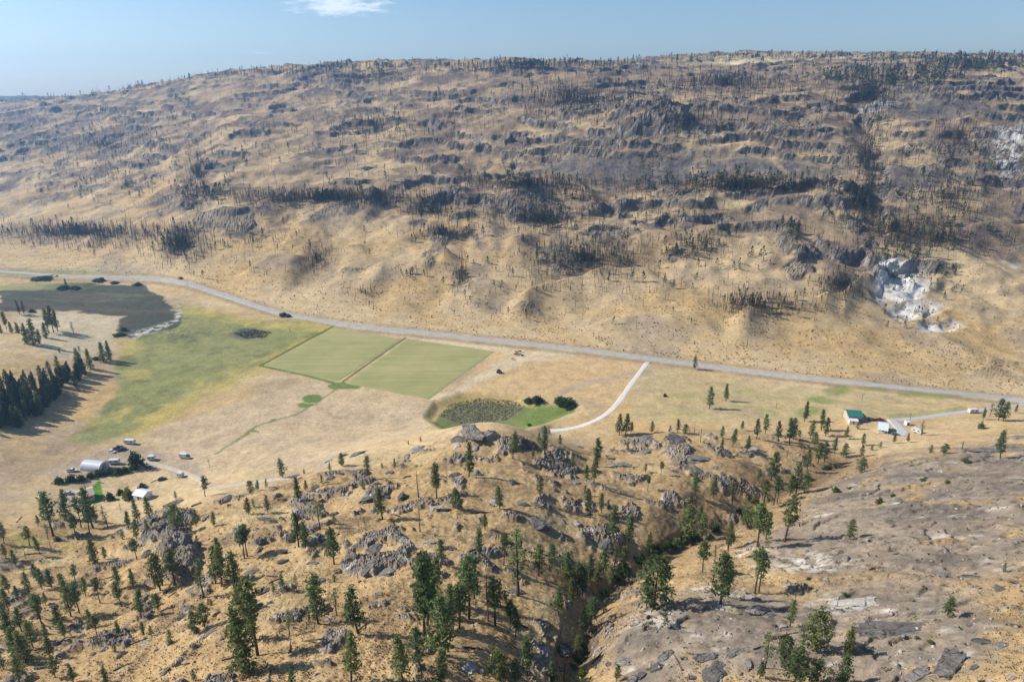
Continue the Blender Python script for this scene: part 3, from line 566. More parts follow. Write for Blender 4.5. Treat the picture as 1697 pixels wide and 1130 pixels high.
def make_tree(seed, base=.25, rad=.17, top=1.3, nb=60, nt=6, nq=3, size=.025, kind='cone', bare=False, bend=.015, asym=0.0):
    r = np.random.default_rng(seed); trunk = MB(); bx, by = r.normal(size=2) * bend
    pts = [(bx * math.sin(t * 2.2) + .003 * r.normal(), by * math.sin(t * 2.2) + .003 * r.normal(), t - (.03 if t == 0 else 0)) for t in (0, .15, .35, .55, .75, .97)]
    tr = .0145 if not bare else .013
    trunk.tube(pts, [tr * 1.25, tr, tr * .85, tr * .65, tr * .42, tr * .12], 6)
    cent = []
    ax = lambda h: (np.interp(h, [p[2] for p in pts], [p[0] for p in pts]), np.interp(h, [p[2] for p in pts], [p[1] for p in pts]))
    side = r.uniform(0, 6.28)
    for i in range(nb):
        f = (i + r.uniform(0, 1)) / nb; h = base + (1 - base) * f ** .95
        if kind == 'cone': pr = (1 - f) ** .8 * (.55 + .45 * min(1, f * 6))
        elif kind == 'round': pr = math.sqrt(max(0, 1 - (2 * f - .9) ** 2 * .95)) * .95
        elif kind == 'top': pr = math.sin(math.pi * min(1, .12 + f * .86)) ** .7
        else: pr = (1 - f) ** .5 * min(1, .4 + f * 3)
        az = i * 2.39996 + r.normal() * .5; L = rad * pr * r.uniform(.5, 1.15) * (1 + asym * math.cos(az - side)) + .012
        el = R(-14 + 50 * f + r.normal() * 10); x0, y0 = ax(h)
        d = np.array([math.cos(az) * math.cos(el), math.sin(az) * math.cos(el), math.sin(el)])
        if L > .04 and (bare or i % 2 == 0): trunk.tube([(x0, y0, h), tuple(np.array([x0, y0, h]) + d * L * .85)], [.0042, .0012], 3)
        k = max(2, int(nt * (L / rad) + 1.5))
        for j in range(k):
            t = r.uniform(.3, 1.05); cent.append(np.array([x0, y0, h]) + d * L * t + r.normal(size=3) * .013)
    if base > .3 or bare:                            # dead lower limbs
        for i in range(10 if not bare else 34):
            h = r.uniform(.12 if not bare else .2, base if not bare else .97); az = r.uniform(0, 6.28); L = rad * r.uniform(.2, .6) * (1 if not bare else 1.1 - h); x0, y0 = ax(h)
            trunk.tube([(x0, y0, h), (x0 + math.cos(az) * L, y0 + math.sin(az) * L, h + L * r.uniform(-.3, .4))], [.0035, .001], 3)
    tm = trunk.mesh('trunk'); tm.materials.append(M['bark'] if not bare else M['deadwood']); cmn = None
    if not bare:
        cent = np.array(cent); cc = np.repeat(cent, nq, 0) + r.normal(size=(len(cent) * nq, 3)) * size * .7
        V_, F_ = leafquads(cc, size, .5, r); cmn = bpy.data.meshes.new('crown'); fast_mesh(cmn, V_, F_, 4)
    return tm, cmn
KINDS = {'f': [dict(base=.22, rad=.17, nb=78, kind='cone'), dict(base=.28, rad=.155, nb=72, kind='cone'), dict(base=.18, rad=.185, nb=80, kind='spread', asym=.2), dict(base=.25, rad=.16, nb=66, kind='spread', asym=.35)],
         's': [dict(base=.2, rad=.115, nb=80, kind='cone'), dict(base=.3, rad=.12, nb=70, kind='spread')],
         't': [dict(base=.48, rad=.135, nb=52, kind='top'), dict(base=.42, rad=.15, nb=56, kind='spread', asym=.3), dict(base=.55, rad=.13, nb=44, kind='top', asym=.3)],
         'b': [dict(base=.14, rad=.27, nb=84, kind='round', size=.03), dict(base=.16, rad=.25, nb=80, kind='spread', size=.03, asym=.25)],
         'p': [dict(base=.3, rad=.14, nb=40, nt=4, nq=3, kind='spread', size=.02), dict(base=.4, rad=.13, nb=34, nt=4, nq=3, kind='top', size=.02)],
         'g': [dict(base=.04, rad=.17, nb=110, kind='spread'), dict(base=.06, rad=.19, nb=105, kind='cone')],
         'k': [dict(base=.12, rad=.24, nb=40, nt=5, kind='spread', size=.038), dict(base=.15, rad=.21, nb=40, nt=5, kind='cone', size=.036)],
         'd': [dict(base=.3, rad=.13, nb=26, bare=True), dict(base=.25, rad=.1, nb=30, bare=True)]}
TM = {}
for q_, (k, L) in enumerate(KINDS.items()):
    TM[k] = []
    for j, kw in enumerate(L):
        for v in range(4 if k == 'f' else 3 if k in 'st' else 2):
            tm, cmn = make_tree(100 * q_ + 10 * j + v, **kw)
            if cmn: cmn.materials.append(M['needle2'] if (j + v + q_) % 3 == 0 else M['needle'])
            TM[k].append((tm, cmn))
FORM = {'f': 'full pine', 's': 'slim pine', 't': 'high crowned bare trunked pine', 'b': 'broad bushy pine', 'p': 'thin sparse pine', 'g': 'dense low branched pine', 'k': 'small young pine', 'd': 'dead leafless pine'}
GL = gl
def where(px, py):
    d = min(math.hypot(px - (a[0] + b[0]) / 2, (py - (a[1] + b[1]) / 2)) for a, b in zip(GL[:-1], GL[1:]))
    if py < 660 and px < 260: return ('on the pale knoll by the dark marsh' if py < 572 else 'at the marsh edge of the dark wood') if px < 200 else 'beside the marsh'
    if px < 160 and py < 720: return 'in the dark wood by the marsh'
    if py < 560: return 'on the dry slope above the road'
    if py < 690: return 'on the pasture beside the road'
    if 225 < px < 350 and 835 < py < 985: return 'by the dark crag'
    if px < 270 and py < 845: return 'around the farm buildings'
    if px < 270 and py < 945: return 'in the grove behind the beige roofed house'
    if px < 300: return 'on the slope below the grove'
    if px < 600 and py < 880: return 'on the rocky crest over the dirt track'
    if px < 600 and py < 985: return 'on the hillside between the boulders'
    if px < 640: return 'on golden grass of the lower hill'
    if d < 48: return 'along the dark gully'
    if px < 960 and py < 775: return 'around the grey rock knob'
    if px < 960 and py < 900: return 'among pale boulders on the hilltop'
    if px < 900: return 'in the tall stand casting long shadows'
    if px > 1398 and py < 762: return 'around the pale roofed house'
    if px > 1290 and py > 1030: return 'in the clump on the rocky lower slope'
    if px > 1180 and py > 780: return 'on the bare bedrock slab'
    if py < 742: return 'on the bench above the pasture'
    if px < 1400 and py < 850: return 'on open grass behind the gully'
    return 'on the hillside across the gully'
def label_fit(adj, core):
    for drop in ('', 'medium ', 'paired ', 'dark green ', 'olive '):            # leave a detail out rather than run long
        if len((adj + core).split()) <= 16: break
        adj = adj.replace(drop, '')
    if len((adj + core).split()) > 16: core = core.replace('beside a rock ', '')
    return adj + core
def add_tree(px, py, h, k, pt=None):
    if pt is None:
        pt = place([px], [py])[0]
        if np.isnan(pt[0]): return None
    hm_ = metres(pt, h); tm, cmn = TM[k][rng.integers(len(TM[k]))]; w = hm_ * rng.uniform(1.05, 1.35)
    nm = {'d': 'dead_pine', 'k': 'young_pine'}.get(k, 'pine_tree')
    e = empty(nm, (pt[0], pt[1], pt[2] - .15), rng.uniform(0, 6.28)); e.scale = (w, w, hm_); e.rotation_euler[0] = rng.normal() * .03; e.rotation_euler[1] = rng.normal() * .03
    sz = 'very tall ' if hm_ > 24 else 'tall ' if hm_ > 17 else 'short ' if hm_ < 7.5 else 'medium ' if hm_ < 12 else ''
    if cmn: sz += 'olive ' if cmn.materials[0] == M['needle2'] else 'dark green '
    near_d = min([math.hypot(px - a, py - b) for a, b in TXY if (a, b) != (px, py)] or [99]); sz += 'lone ' if near_d > 34 else 'paired ' if near_d < 11 else ''
    tag(e, label_fit(sz, FORM[k] + ' ' + ('beside a rock ' if min(math.hypot(px - a, py - b) for a, b in RXY) < 20 else '') + where(px, py)), 'tree', 'dead pines of the near hill' if k == 'd' else 'pines ' + where(px, py))
    link('trunk', tm, None, e)
    if cmn: link('crown', cmn, None, e)
    return e
ROCKS = """258 880 24 36;270 866 20 30;288 830 45 16;325 833 16 10;246 908 26 36;309 886 24 40;300 928 26 50;192 924 16 12;276 976 17 18;240 984 20 16;304 1016 20 14;88 1000 18 10;76 1010 10 6;54 1020 16 12;93 1062 28 18;131 1053 22 16;137 1071 10 12;153 1082 13 10;173 1074 20 12 p;242 1061 22 14 p;203 1080 18 12;110 1098 10 10;65 1104 14 14;90 1002 16 8;220 1043 16 6
376 826 30 12;326 834 16 8;342 856 16 14;410 876 20 16;432 892 18 20;428 908 20 16;468 910 18 22;470 928 20 14;416 946 26 10;440 858 26 12;500 826 16 12;470 826 9 9;552 848 20 20;502 846 18 8;534 888 12 24;518 932 18 6;558 946 16 16;532 958 22 14;564 806 14 12;520 806 16 8;372 890 12 8;436 976 26 8;478 970 14 8;306 1014 22 14 p;357 1014 14 8;428 1000 18 12;446 998 14 8;283 1062 14 12;259 1076 10 8;276 1108 20 12;322 1096 6 5;345 1049 30 8
594 748 26 12;570 752 14 12;540 764 28 10 p;578 812 18 18 p;608 822 24 14;642 822 11 11;666 816 20 18;672 788 18 12;646 780 22 12;548 788 20 10;564 782 18 6;624 798 16 14;618 844 14 18 p;628 858 16 12 p;726 838 40 24 p;756 783 24 14;788 780 20 22;788 740 20 10 p;764 724 36 16;694 740 30 14 p;676 754 18 8 p;620 904 52 20;670 890 26 14 p;744 904 36 18;712 894 22 12 p;612 938 36 18;640 944 34 20;768 814 16 10;812 832 14 18 p;758 736 20 8 p;500 848 16 12;512 858 14 10;534 886 16 26
560 944 16 18;546 1024 16 6 p;778 1102 30 14 p;798 1110 14 12 p;780 928 14 20 p;492 1022 14 6 p;784 712 46 22;812 718 30 16 p;858 720 30 22;880 734 24 18;850 796 22 16;892 862 50 28;956 864 26 16 p;990 872 30 12;866 832 24 12;890 834 20 14;824 828 34 20 p;972 848 14 10;1068 724 50 18;1070 748 30 10;960 738 18 10;1012 758 16 8;1026 768 40 10;952 796 20 14;928 764 30 16;1000 896 36 24;920 810 14 10;932 860 14 8 p;920 742 14 8
856 976 40 14;1010 1044 24 14 p;990 1074 24 20 p;936 1072 28 14;1058 1028 20 10 p;1034 1092 30 14;1088 1102 30 20;1060 1118 20 10;1010 1096 16 14;1050 1126 30 10;1156 754 60 18;1126 726 50 14;1150 776 28 8;1186 774 20 6;1246 742 24 10 p;1292 738 14 6;1120 780 20 6;1250 1008 30 8 p;1280 1016 22 10;1346 1000 28 8 p;1282 1034 14 8;1192 1098 28 20;1168 1084 36 14;1184 1118 50 18;1146 1116 20 20;1100 1084 40 14;1242 1096 24 18;1298 1094 22 18;1220 1076 40 12;1380 1096 22 16 p;1298 1034 20 10 p;1120 1014 40 8 p
1481 1036 100 26;1421 992 76 22 p;1579 1090 84 44;1627 1054 38 28;1661 1064 30 22;1681 1028 30 28;1523 1112 46 22;1613 952 46 12;1557 948 36 9;1683 962 24 10;1657 974 30 7;1577 994 12 8;1617 1100 20 14;1677 1120 18 6 p;1640 745 50 14;1600 742 40 10"""
RXY = [tuple(map(float, r_.split()[:2])) for r_ in ROCKS.replace('\n', ';').split(';')]
TXY = []
TREES = """88 888 71 t;110 860 48 g;135 874 49 t;148 883 45 t;155 875 67 f;126 890 40 t;179 873 35 p;160 866 28 f;200 846 20 d;230 868 38 f;249 859 36 f;213 876 30 f;226 893 33 f;245 880 20 f;293 877 41 b;325 872 28 f;291 826 13 k;63 871 18 f
7 900 34 f;50 905 33 t;67 918 32 f;80 894 25 p;86 915 22 d;42 926 20 d;27 938 28 f;10 925 24 f;156 933 39 g;174 926 20 f;227 927 35 t;204 893 14 k;125 964 29 t;70 976 34 f;86 974 31 f;118 1021 61 f;131 1015 53 t;166 998 40 t;201 1004 42 t;197 975 36 f;222 974 33 f
234 1024 50 f;262 1012 28 f;266 978 60 f;270 970 55 p;290 968 62 t;338 988 62 p;65 1024 42 t;30 993 24 f;70 1035 50 t;78 1062 28 f;107 1055 28 f;162 1055 35 t;197 1052 24 f;239 1052 24 f;251 1053 18 k;45 1095 52 g;18 1055 42 f;36 1045 40 f;10 1030 34 f;33 1132 45 f;50 1135 20 k;6 1108 25 f;176 1133 30 g;162 1066 12 k;191 1079 14 k;75 1002 20 f;100 1045 40 f;55 1072 46 f;85 1092 40 f;25 1085 46 g;110 985 36 f;142 987 30 f;50 990 40 f;15 982 30 f;60 960 26 f;150 1040 30 f;15 1012 38 f;92 1122 36 f;122 1130 30 f
340 823 33 t;355 872 24 f;416 818 22 b;427 812 16 b;441 807 14 k;469 792 32 f;412 852 27 f;420 840 14 k;444 849 29 f;494 831 40 s;507 813 18 f;534 800 13 k;495 906 57 f;506 908 44 f;530 875 46 p;554 868 18 k;554 935 61 f;405 925 50 t;410 922 51 t;326 898 12 k;357 967 60 f;368 968 62 f;362 930 40 f;389 964 49 f;468 972 22 k;492 977 28 p;454 980 16 k;398 1005 38 b;256 1005 22 f;350 1003 12 k
320 1046 33 b;339 1038 38 b;345 1001 10 k;283 1065 22 k;427 1086 118 t;406 1113 104 g;418 1058 52 f;480 1052 41 p;324 1128 20 k;484 1135 25 b
504 786 10 k;546 780 13 k;567 772 22 b;608 788 35 f;634 776 10 k;654 774 15 k;677 737 8 k;697 732 9 k;602 811 15 k;634 860 56 f;694 824 48 d;696 881 50 d;724 825 58 s;777 790 58 s;755 842 33 b;741 802 26 d;804 878 28 f;794 923 49 f;733 934 40 f;605 870 14 p
528 1033 82 f;594 1049 77 f;558 1020 46 p;555 965 14 k;704 1060 140 s;708 1035 112 s;716 1000 72 f;737 1085 97 b;748 1024 56 g;777 1025 105 t;786 992 58 f;761 1040 72 t;809 1028 84 d;695 1101 63 f;728 1135 58 g;668 1131 78 f;582 1131 82 f
850 760 46 f;883 759 21 f;902 752 45 s;893 732 15 k;928 738 18 f;949 772 23 f;828 766 9 k;989 774 47 s;984 801 42 f;972 798 28 f;895 823 34 f;828 843 39 f;978 850 40 f;969 818 14 k;997 850 34 f;1008 846 18 f;1015 890 52 f;1042 897 45 s;835 936 52 t;858 987 105 p;1026 721 36 f;1036 721 36 f;1045 719 20 f;1080 718 20 f;1040 749 17 f;1070 783 15 f;1095 788 24 t;1073 813 25 t;1110 716 12 k
821 1036 82 t;854 1054 52 f;845 1044 50 t;892 954 55 f;925 1020 50 f;956 985 52 f;940 962 48 b;965 988 55 f;975 965 48 f;1000 950 45 f;990 970 40 f;915 940 40 f;979 1034 48 f;1000 1015 22 k;1083 1010 86 b;1034 944 40 f;1018 938 38 p;968 1040 36 f;948 1000 40 f;1075 920 38 f;1012 975 36 f;955 1085 34 f;1102 1035 21 k;874 1119 68 f;830 1126 50 b;808 1118 22 k;855 1130 38 f;915 1130 34 f;935 1130 50 d;1021 1130 30 f;816 1078 16 k
1123 717 22 f;1135 720 17 b;1150 722 24 d;1161 732 26 d;1196 725 19 f;1196 746 18 f;1214 740 31 f;1229 713 16 f;1238 749 28 f;1254 728 34 f;1268 719 33 f;1289 731 33 f;1308 737 43 f;1315 728 35 f;1333 698 34 s;1325 724 12 k;1343 727 31 f;1349 738 22 b;1361 713 34 s;1368 722 30 f;1402 727 21 f;1355 768 35 f;1366 765 33 f;1383 750 25 f;1397 758 24 b;1337 780 36 f;1277 795 50 f;1257 796 20 f;1304 760 15 p;1319 819 52 f;1309 822 36 f;1332 818 36 f;1282 837 48 t;1288 834 42 p;1265 844 47 t
1152 820 37 f;1181 824 33 f;1213 836 36 t;1225 836 30 d;1236 828 24 d;1136 899 74 f;1158 872 36 f;1162 893 44 f;1206 910 46 f;1238 873 33 b;1255 906 70 t;1269 893 44 f;1300 898 76 t;1408 893 32 b;1164 948 50 t;1185 931 28 p;1205 919 42 t;1193 1000 84 f;1201 988 60 f;1251 983 70 t;1257 981 62 p;1309 1038 45 f;1350 1078 64 b;1407 1083 47 g;1268 1107 61 p;1258 1123 30 f;1293 1076 20 k;1317 1135 66 b;1347 1135 40 b;1395 1135 50 b;1300 1098 42 b
1421 711 13 k;1430 738 20 f;1428 757 20 f;1444 746 10 k;1458 742 11 k;1480 735 17 f;1504 733 16 f;1527 721 23 p;1542 751 14 k;1563 752 18 b;1593 746 15 p;1626 709 12 k;1658 760 46 f;1629 695 20 f;1654 697 36 f;1662 698 32 f;1683 684 14 f;1640 690 22 p;1425 784 26 b;1570 1020 31 b;1663 947 15 k;1383 815 10 k;1458 833 10 k;1473 914 10 k
33 521 24 s;40 520 22 s;11 546 30 s;20 551 18 g;31 552 18 g;2 552 16 g;45 570 34 g;56 572 43 g;65 570 24 g;81 552 42 s;89 551 43 s;96 549 36 s;77 560 25 g;123 555 22 p;99 585 9 k;132 582 9 k;172 600 32 g;182 597 32 g;151 611 33 g;131 615 37 g;136 617 34 g;84 626 27 f;98 620 30 f;113 625 24 f
1151 612 22 f;1176 677 36 f;1203 665 29 f;110 478 16 f;1297 375 20 f;1310 378 20 f;1322 382 18 f;1116 478 15 f;1232 478 9 f"""
TXY = [tuple(map(float, r_.split()[:2])) for r_ in TREES.replace('\n', ';').split(';')]
for row in TREES.replace('\n', ';').split(';'):
    a, b, c, k = row.split(); add_tree(float(a), float(b), float(c), k)
# the dark wood by the marsh
wood = [(0, 640), (62, 642), (128, 625), (150, 618), (132, 640), (96, 662), (76, 682), (48, 706), (0, 714)]
def inpoly(x, y, pts):
    ins = False
    for (x0, y0), (x1, y1) in zip(pts, pts[1:] + pts[:1]):
        if (y0 > y) != (y1 > y) and x < (x1 - x0) * (y - y0) / (y1 - y0) + x0: ins = not ins
    return ins
n = 0
while n < 16:
    x, y = rng.uniform(0, 150), rng.uniform(615, 714)
    if inpoly(x, y, wood): add_tree(x, y, rng.uniform(26, 38), 'gfsg'[rng.integers(4)]); n += 1
wood_fill = []
while len(wood_fill) < 120:
    x, y = rng.uniform(-40, 150), rng.uniform(612, 712)
    if inpoly(x, y, wood) or (x < 0 and y > 640): wood_fill.append((x, y))

# ------------------------------------------------------------------ bushes
def make_bush(seed, mat):
    r = np.random.default_rng(seed); n = 260; p = r.normal(size=(n, 3)); p /= np.linalg.norm(p, axis=1)[:, None]; p *= (r.uniform(.35, 1, n) ** .5)[:, None]; lob = 1 + .35 * np.sin(p[:, 0] * 5 + seed) * np.cos(p[:, 1] * 4)
    p *= lob[:, None]; p[:, 2] = np.abs(p[:, 2]) * .8 + .08; p[:, :2] *= .55
    V_, F_ = leafquads(np.repeat(p, 3, 0) + r.normal(size=(n * 3, 3)) * .05, .09, .6, r); m = bpy.data.meshes.new('foliage'); fast_mesh(m, V_, F_, 4); m.materials.append(mat)
    st_ = MB()
    for k in range(5): a = r.uniform(0, 6.28); st_.tube([(0, 0, -.1), (math.cos(a) * .3, math.sin(a) * .3, .6)], [.03, .01], 4)
    sm = st_.mesh('stem'); sm.materials.append(M['bark']); return m, sm
BM = {k: [make_bush(i * 7 + j, M[k2]) for j in range(2)] for i, (k, k2) in enumerate({'leaf': 'leaf', 'yel': 'yleaf', 'olive': 'needle'}.items())}
def add_bush(px, py, wpx, hpx, k, label, cat='bush', group=None, name='bush'):
    pt = place([px], [py])[0]
    if np.isnan(pt[0]): return
    d = math.hypot(pt[1], CAMZ - pt[2]); w = wpx * d / FPX; h = metres(pt, hpx); fm, sm = BM[k][rng.integers(2)]
    e = empty(name, (pt[0], pt[1], pt[2] - .05), rng.uniform(0, 6.28)); e.scale = (w * .9, w * .9, h); tag(e, label, cat, group); link('foliage', fm, None, e); link('stem', sm, None, e)
add_bush(226, 774, 24, 26, 'leaf', 'large round dark green tree shading the farm yard', 'tree', name='shade_tree')
add_bush(214, 827, 18, 19, 'yel', 'round yellow green tree beside the blue roofed shed', 'tree', name='shade_tree')
add_bush(890, 666, 22, 10, 'leaf', 'dark rounded bush at the brown end of the pond'); add_bush(876, 666, 18, 7, 'olive', 'low brownish bush next to the dark pond bush')
add_bush(937, 671, 30, 12, 'leaf', 'wide dark bush on green grass by the pond'); add_bush(926, 667, 16, 9, 'leaf', 'smaller bush joined to the wide pond bush')
for a in [(183, 828, 14, 12), (200, 819, 12, 9), (118, 797, 16, 11), (98, 800, 16, 9), (135, 796, 14, 9), (150, 791, 14, 8), (165, 787, 16, 9), (180, 785, 16, 8), (196, 784, 18, 9), (208, 782, 14, 9), (236, 808, 12, 8), (150, 768, 10, 6), (158, 769, 10, 5)]:
    add_bush(*a, 'leaf', 'dark leafy bush near the farm lawn and sheds', group='bushes around the farm')
for a in [(70, 463, 34, 5), (165, 466, 18, 6), (228, 473, 14, 5), (105, 479, 22, 6), (125, 479, 18, 5), (190, 470, 12, 4), (53, 517, 10, 5), (300, 462, 8, 3), (470, 524, 12, 7), (478, 525, 9, 5), (198, 556, 18, 5), (205, 548, 10, 6), (160, 596, 12, 5), (1102, 657, 6, 5), (877, 705, 8, 3)]:
    add_bush(*a, 'leaf', 'dark bush growing in the marsh or beside the road' if a[0] < 500 else 'lone bush on dry pasture', group='bushes of the valley floor')
for a in [(972, 1084, 13, 9, 'olive'), (965, 1120, 20, 15, 'yel'), (972, 1056, 12, 9, 'olive'), (950, 1105, 14, 9, 'yel'), (985, 1045, 12, 8, 'olive'), (1250, 832, 24, 9, 'yel'), (1225, 850, 18, 9, 'leaf'), (1120, 905, 30, 16, 'olive'), (1085, 915, 34, 18, 'leaf'), (1060, 930, 30, 16, 'leaf'), (1185, 880, 26, 14, 'leaf'), (1150, 893, 26, 13, 'leaf'), (1340, 795, 24, 9, 'olive'), (1370, 778, 24, 8, 'leaf'), (95, 895, 18, 7, 'yel'), (1020, 960, 26, 12, 'leaf'), (975, 1010, 22, 12, 'leaf'), (966, 1035, 22, 12, 'olive'), (962, 1070, 20, 11, 'leaf'), (958, 1095, 20, 11, 'olive'), (1035, 950, 30, 18, 'leaf'), (1105, 908, 30, 16, 'leaf'), (1135, 897, 26, 14, 'olive'), (1000, 985, 22, 11, 'leaf')]:
    add_bush(a[0], a[1], a[2] * .62, a[3] * .8, a[4], ('wide ' if a[2] > 28 else 'small ' if a[2] < 16 else '') + {'yel': 'yellowing shrub', 'leaf': 'dark shrub', 'olive': 'olive green shrub'}[a[4]] + (' where the low gully meets the slab' if a[1] > 1000 else ' in the deep shaded middle of the gully' if a[1] > 875 else ' in the shallow upper gully') if a[0] > 200 else 'yellowing shrub below the grove', group='shrubs in the gully')
for a in [(1385, 815, 12, 8), (1530, 797, 10, 5), (1570, 801, 9, 6), (1458, 834, 12, 9), (1626, 710, 11, 9), (1600, 765, 12, 6), (1480, 822, 9, 4), (1408, 810, 8, 3), (1627, 1134, 12, 8), (1520, 1058, 8, 4), (1542, 1064, 9, 4), (1400, 985, 8, 4), (1340, 960, 8, 4)]:
    add_bush(*a, 'olive', 'small green shrub rooted in the bedrock slab', group='shrubs on the slab')

# ------------------------------------------------------------------ rocks
def rock_mat(name, dark, mid, light):
    m, nt, b = new_mat(name, .95); g = nt.nodes.new('ShaderNodeNewGeometry'); oi = nt.nodes.new('ShaderNodeObjectInfo')
    def nz(sc, det, ro=.65):
        n = nt.nodes.new('ShaderNodeTexNoise'); n.inputs['Scale'].default_value = sc; n.inputs['Detail'].default_value = det; n.inputs['Roughness'].default_value = ro; nt.links.new(g.outputs['Position'], n.inputs['Vector']); return n.outputs['Fac']
    a = nz(.45, 8, .72); d = nz(2.2, 6, .7); ad = nt.nodes.new('ShaderNodeMath'); ad.operation = 'ADD'; nt.links.new(a, ad.inputs[0]); nt.links.new(d, ad.inputs[1]); hf = nt.nodes.new('ShaderNodeMath'); hf.operation = 'MULTIPLY_ADD'; hf.inputs[1].default_value = .5
    r2 = nt.nodes.new('ShaderNodeMapRange'); r2.inputs['To Min'].default_value = -.07; r2.inputs['To Max'].default_value = .07; nt.links.new(oi.outputs['Random'], r2.inputs['Value']); nt.links.new(ad.outputs[0], hf.inputs[0]); nt.links.new(r2.outputs[0], hf.inputs[2])
    cr = nt.nodes.new('ShaderNodeValToRGB'); e = cr.color_ramp.elements; e[0].position = .36; e[0].color = (*dark, 1); e[1].position = .66; e[1].color = (*light, 1); k = e.new(.5); k.color = (*mid, 1); nt.links.new(hf.outputs[0], cr.inputs[0])
    vo = nt.nodes.new('ShaderNodeTexVoronoi'); vo.feature = 'DISTANCE_TO_EDGE'; vo.inputs['Scale'].default_value = .16; wv = nt.nodes.new('ShaderNodeVectorMath'); wv.operation = 'MULTIPLY_ADD'; nn = nt.nodes.new('ShaderNodeTexNoise'); nn.inputs['Scale'].default_value = .6; nt.links.new(g.outputs['Position'], nn.inputs['Vector']); nt.links.new(nn.outputs['Color'], wv.inputs[0]); wv.inputs[1].default_value = (2.5, 2.5, 2.5); nt.links.new(g.outputs['Position'], wv.inputs[2]); nt.links.new(wv.outputs[0], vo.inputs['Vector'])
    ck = nt.nodes.new('ShaderNodeMapRange'); ck.inputs['From Max'].default_value = .035; ck.inputs['To Min'].default_value = .5; nt.links.new(vo.outputs['Distance'], ck.inputs['Value'])
    mu = nt.nodes.new('ShaderNodeVectorMath'); mu.operation = 'SCALE'; nt.links.new(cr.outputs[0], mu.inputs[0]); nt.links.new(ck.outputs[0], mu.inputs['Scale']); nt.links.new(mu.outputs[0], b.inputs['Base Color'])
    hh_ = nt.nodes.new('ShaderNodeMath'); hh_.operation = 'ADD'; nt.links.new(ad.outputs[0], hh_.inputs[0]); nt.links.new(ck.outputs[0], hh_.inputs[1])
    bp = nt.nodes.new('ShaderNodeBump'); bp.inputs['Strength'].default_value = .9; bp.inputs['Distance'].default_value = .5; nt.links.new(hh_.outputs[0], bp.inputs['Height']); nt.links.new(bp.outputs[0], b.inputs['Normal']); return m
M['rock_dark'] = rock_mat('dark_rock', (.075, .07, .066), (.165, .15, .135), (.33, .30, .26)); M['rock_pale'] = rock_mat('pale_rock', (.17, .155, .135), (.36, .325, .28), (.55, .51, .45))
def make_rock(seed, sub=3):
    r = np.random.default_rng(seed); b = bmesh.new(); bmesh.ops.create_icosphere(b, subdivisions=sub, radius=1.0)
    P_ = np.array([v.co for v in b.verts])
    for k in range(13):
        nrm = r.normal(size=3); nrm[2] = nrm[2] * .7 + .15; nrm /= np.linalg.norm(nrm); d = r.uniform(.5, .85); ex = np.maximum(P_ @ nrm - d, 0); P_ = P_ - ex[:, None] * nrm
    for sc_f, am in ((2.2, .16), (5, .10), (11, .05)): P_ = P_ * (1 + am * (gnoise(P_[:, 0] * sc_f + seed, P_[:, 1] * sc_f + P_[:, 2] * sc_f * 1.3, seed) + gnoise(P_[:, 2] * sc_f, P_[:, 0] * sc_f * .8 + P_[:, 1] * sc_f, seed + 5)))[:, None]
    P_ /= np.abs(P_).max(0)
    for v, p in zip(b.verts, P_): v.co = p
    m = bpy.data.meshes.new('rock'); b.to_mesh(m); b.free(); return m
RK = {'d': [make_rock(i, 4) for i in range(9)], 'p': [make_rock(i + 20, 4) for i in range(6)]}
for m in RK['d']: m.materials.append(M['rock_dark'])
for m in RK['p']: m.materials.append(M['rock_pale'])

for row in ROCKS.replace('\n', ';').split(';'):
    a = row.split(); x, y, w, h = map(float, a[:4]); kk = a[4] if len(a) > 4 else 'd'
    pt = place([x], [y + h * .3])[0]
    if np.isnan(pt[0]): continue
    d = math.hypot(pt[1], CAMZ - pt[2]); wm = w * d / FPX * .56; hh = max(.5, h * d / FPX * (.42 if x < 1100 or y < 800 else .26))
    o = link('rock_outcrop', RK[kk][rng.integers(len(RK[kk]))], None, None, (pt[0], pt[1], pt[2] - hh * .15), rng.uniform(-.5, .5) + (math.pi if rng.random() < .5 else 0), (wm, wm * rng.uniform(.6, .9), hh))
    gx_ = (ground(pt[0] + 2, pt[1])[0] - ground(pt[0] - 2, pt[1])[0]) / 4; gy_ = (ground(pt[0], pt[1] + 2)[0] - ground(pt[0], pt[1] - 2)[0]) / 4
    nrm = Vector((-gx_ * .8, -gy_ * .8, 1)).normalized(); o.rotation_euler = (nrm.to_track_quat('Z', 'Y') @ o.rotation_euler.to_quaternion()).to_euler()
    tag(o, ('broad ' if wm > 4.5 else 'small ' if wm < 1.7 else '') + ('pale weathered ' if kk == 'p' else 'dark grey ') + 'rock ' + where(x, y).replace('on the pale', 'on the'), 'rock', 'rocks ' + where(x, y))

# ------------------------------------------------------------------ scattered stuff as merged geometry
def scatter(name, tv, tf, pts, scale, mat, label, tilt=.11, kind='stuff', zs=None, tints=None):
    n = len(pts); a = rng.uniform(0, 6.28, n); c, s = np.cos(a), np.sin(a); S = np.asarray(scale); Sz = S if zs is None else zs
    x = tv[None, :, 0] * S[:, None]; y = tv[None, :, 1] * S[:, None]; z = tv[None, :, 2] * Sz[:, None]
    lx = rng.normal(size=n) * tilt; lyy = rng.normal(size=n) * tilt
    X = x * c[:, None] - y * s[:, None] + z * lx[:, None] + pts[:, 0:1]; Y = x * s[:, None] + y * c[:, None] + z * lyy[:, None] + pts[:, 1:2]; Zz = z + pts[:, 2:3]
    V_ = np.stack([X, Y, Zz], -1).reshape(-1, 3); F_ = (tf[None] + (np.arange(n) * len(tv))[:, None, None]).reshape(-1, tf.shape[1])
    m = bpy.data.meshes.new(name); fast_mesh(m, V_, F_, tf.shape[1])
    if tints is not None: color_attr(m, np.repeat(tints, len(tv), 0))
    return tag(link(name, m, mat), label, kind=kind)
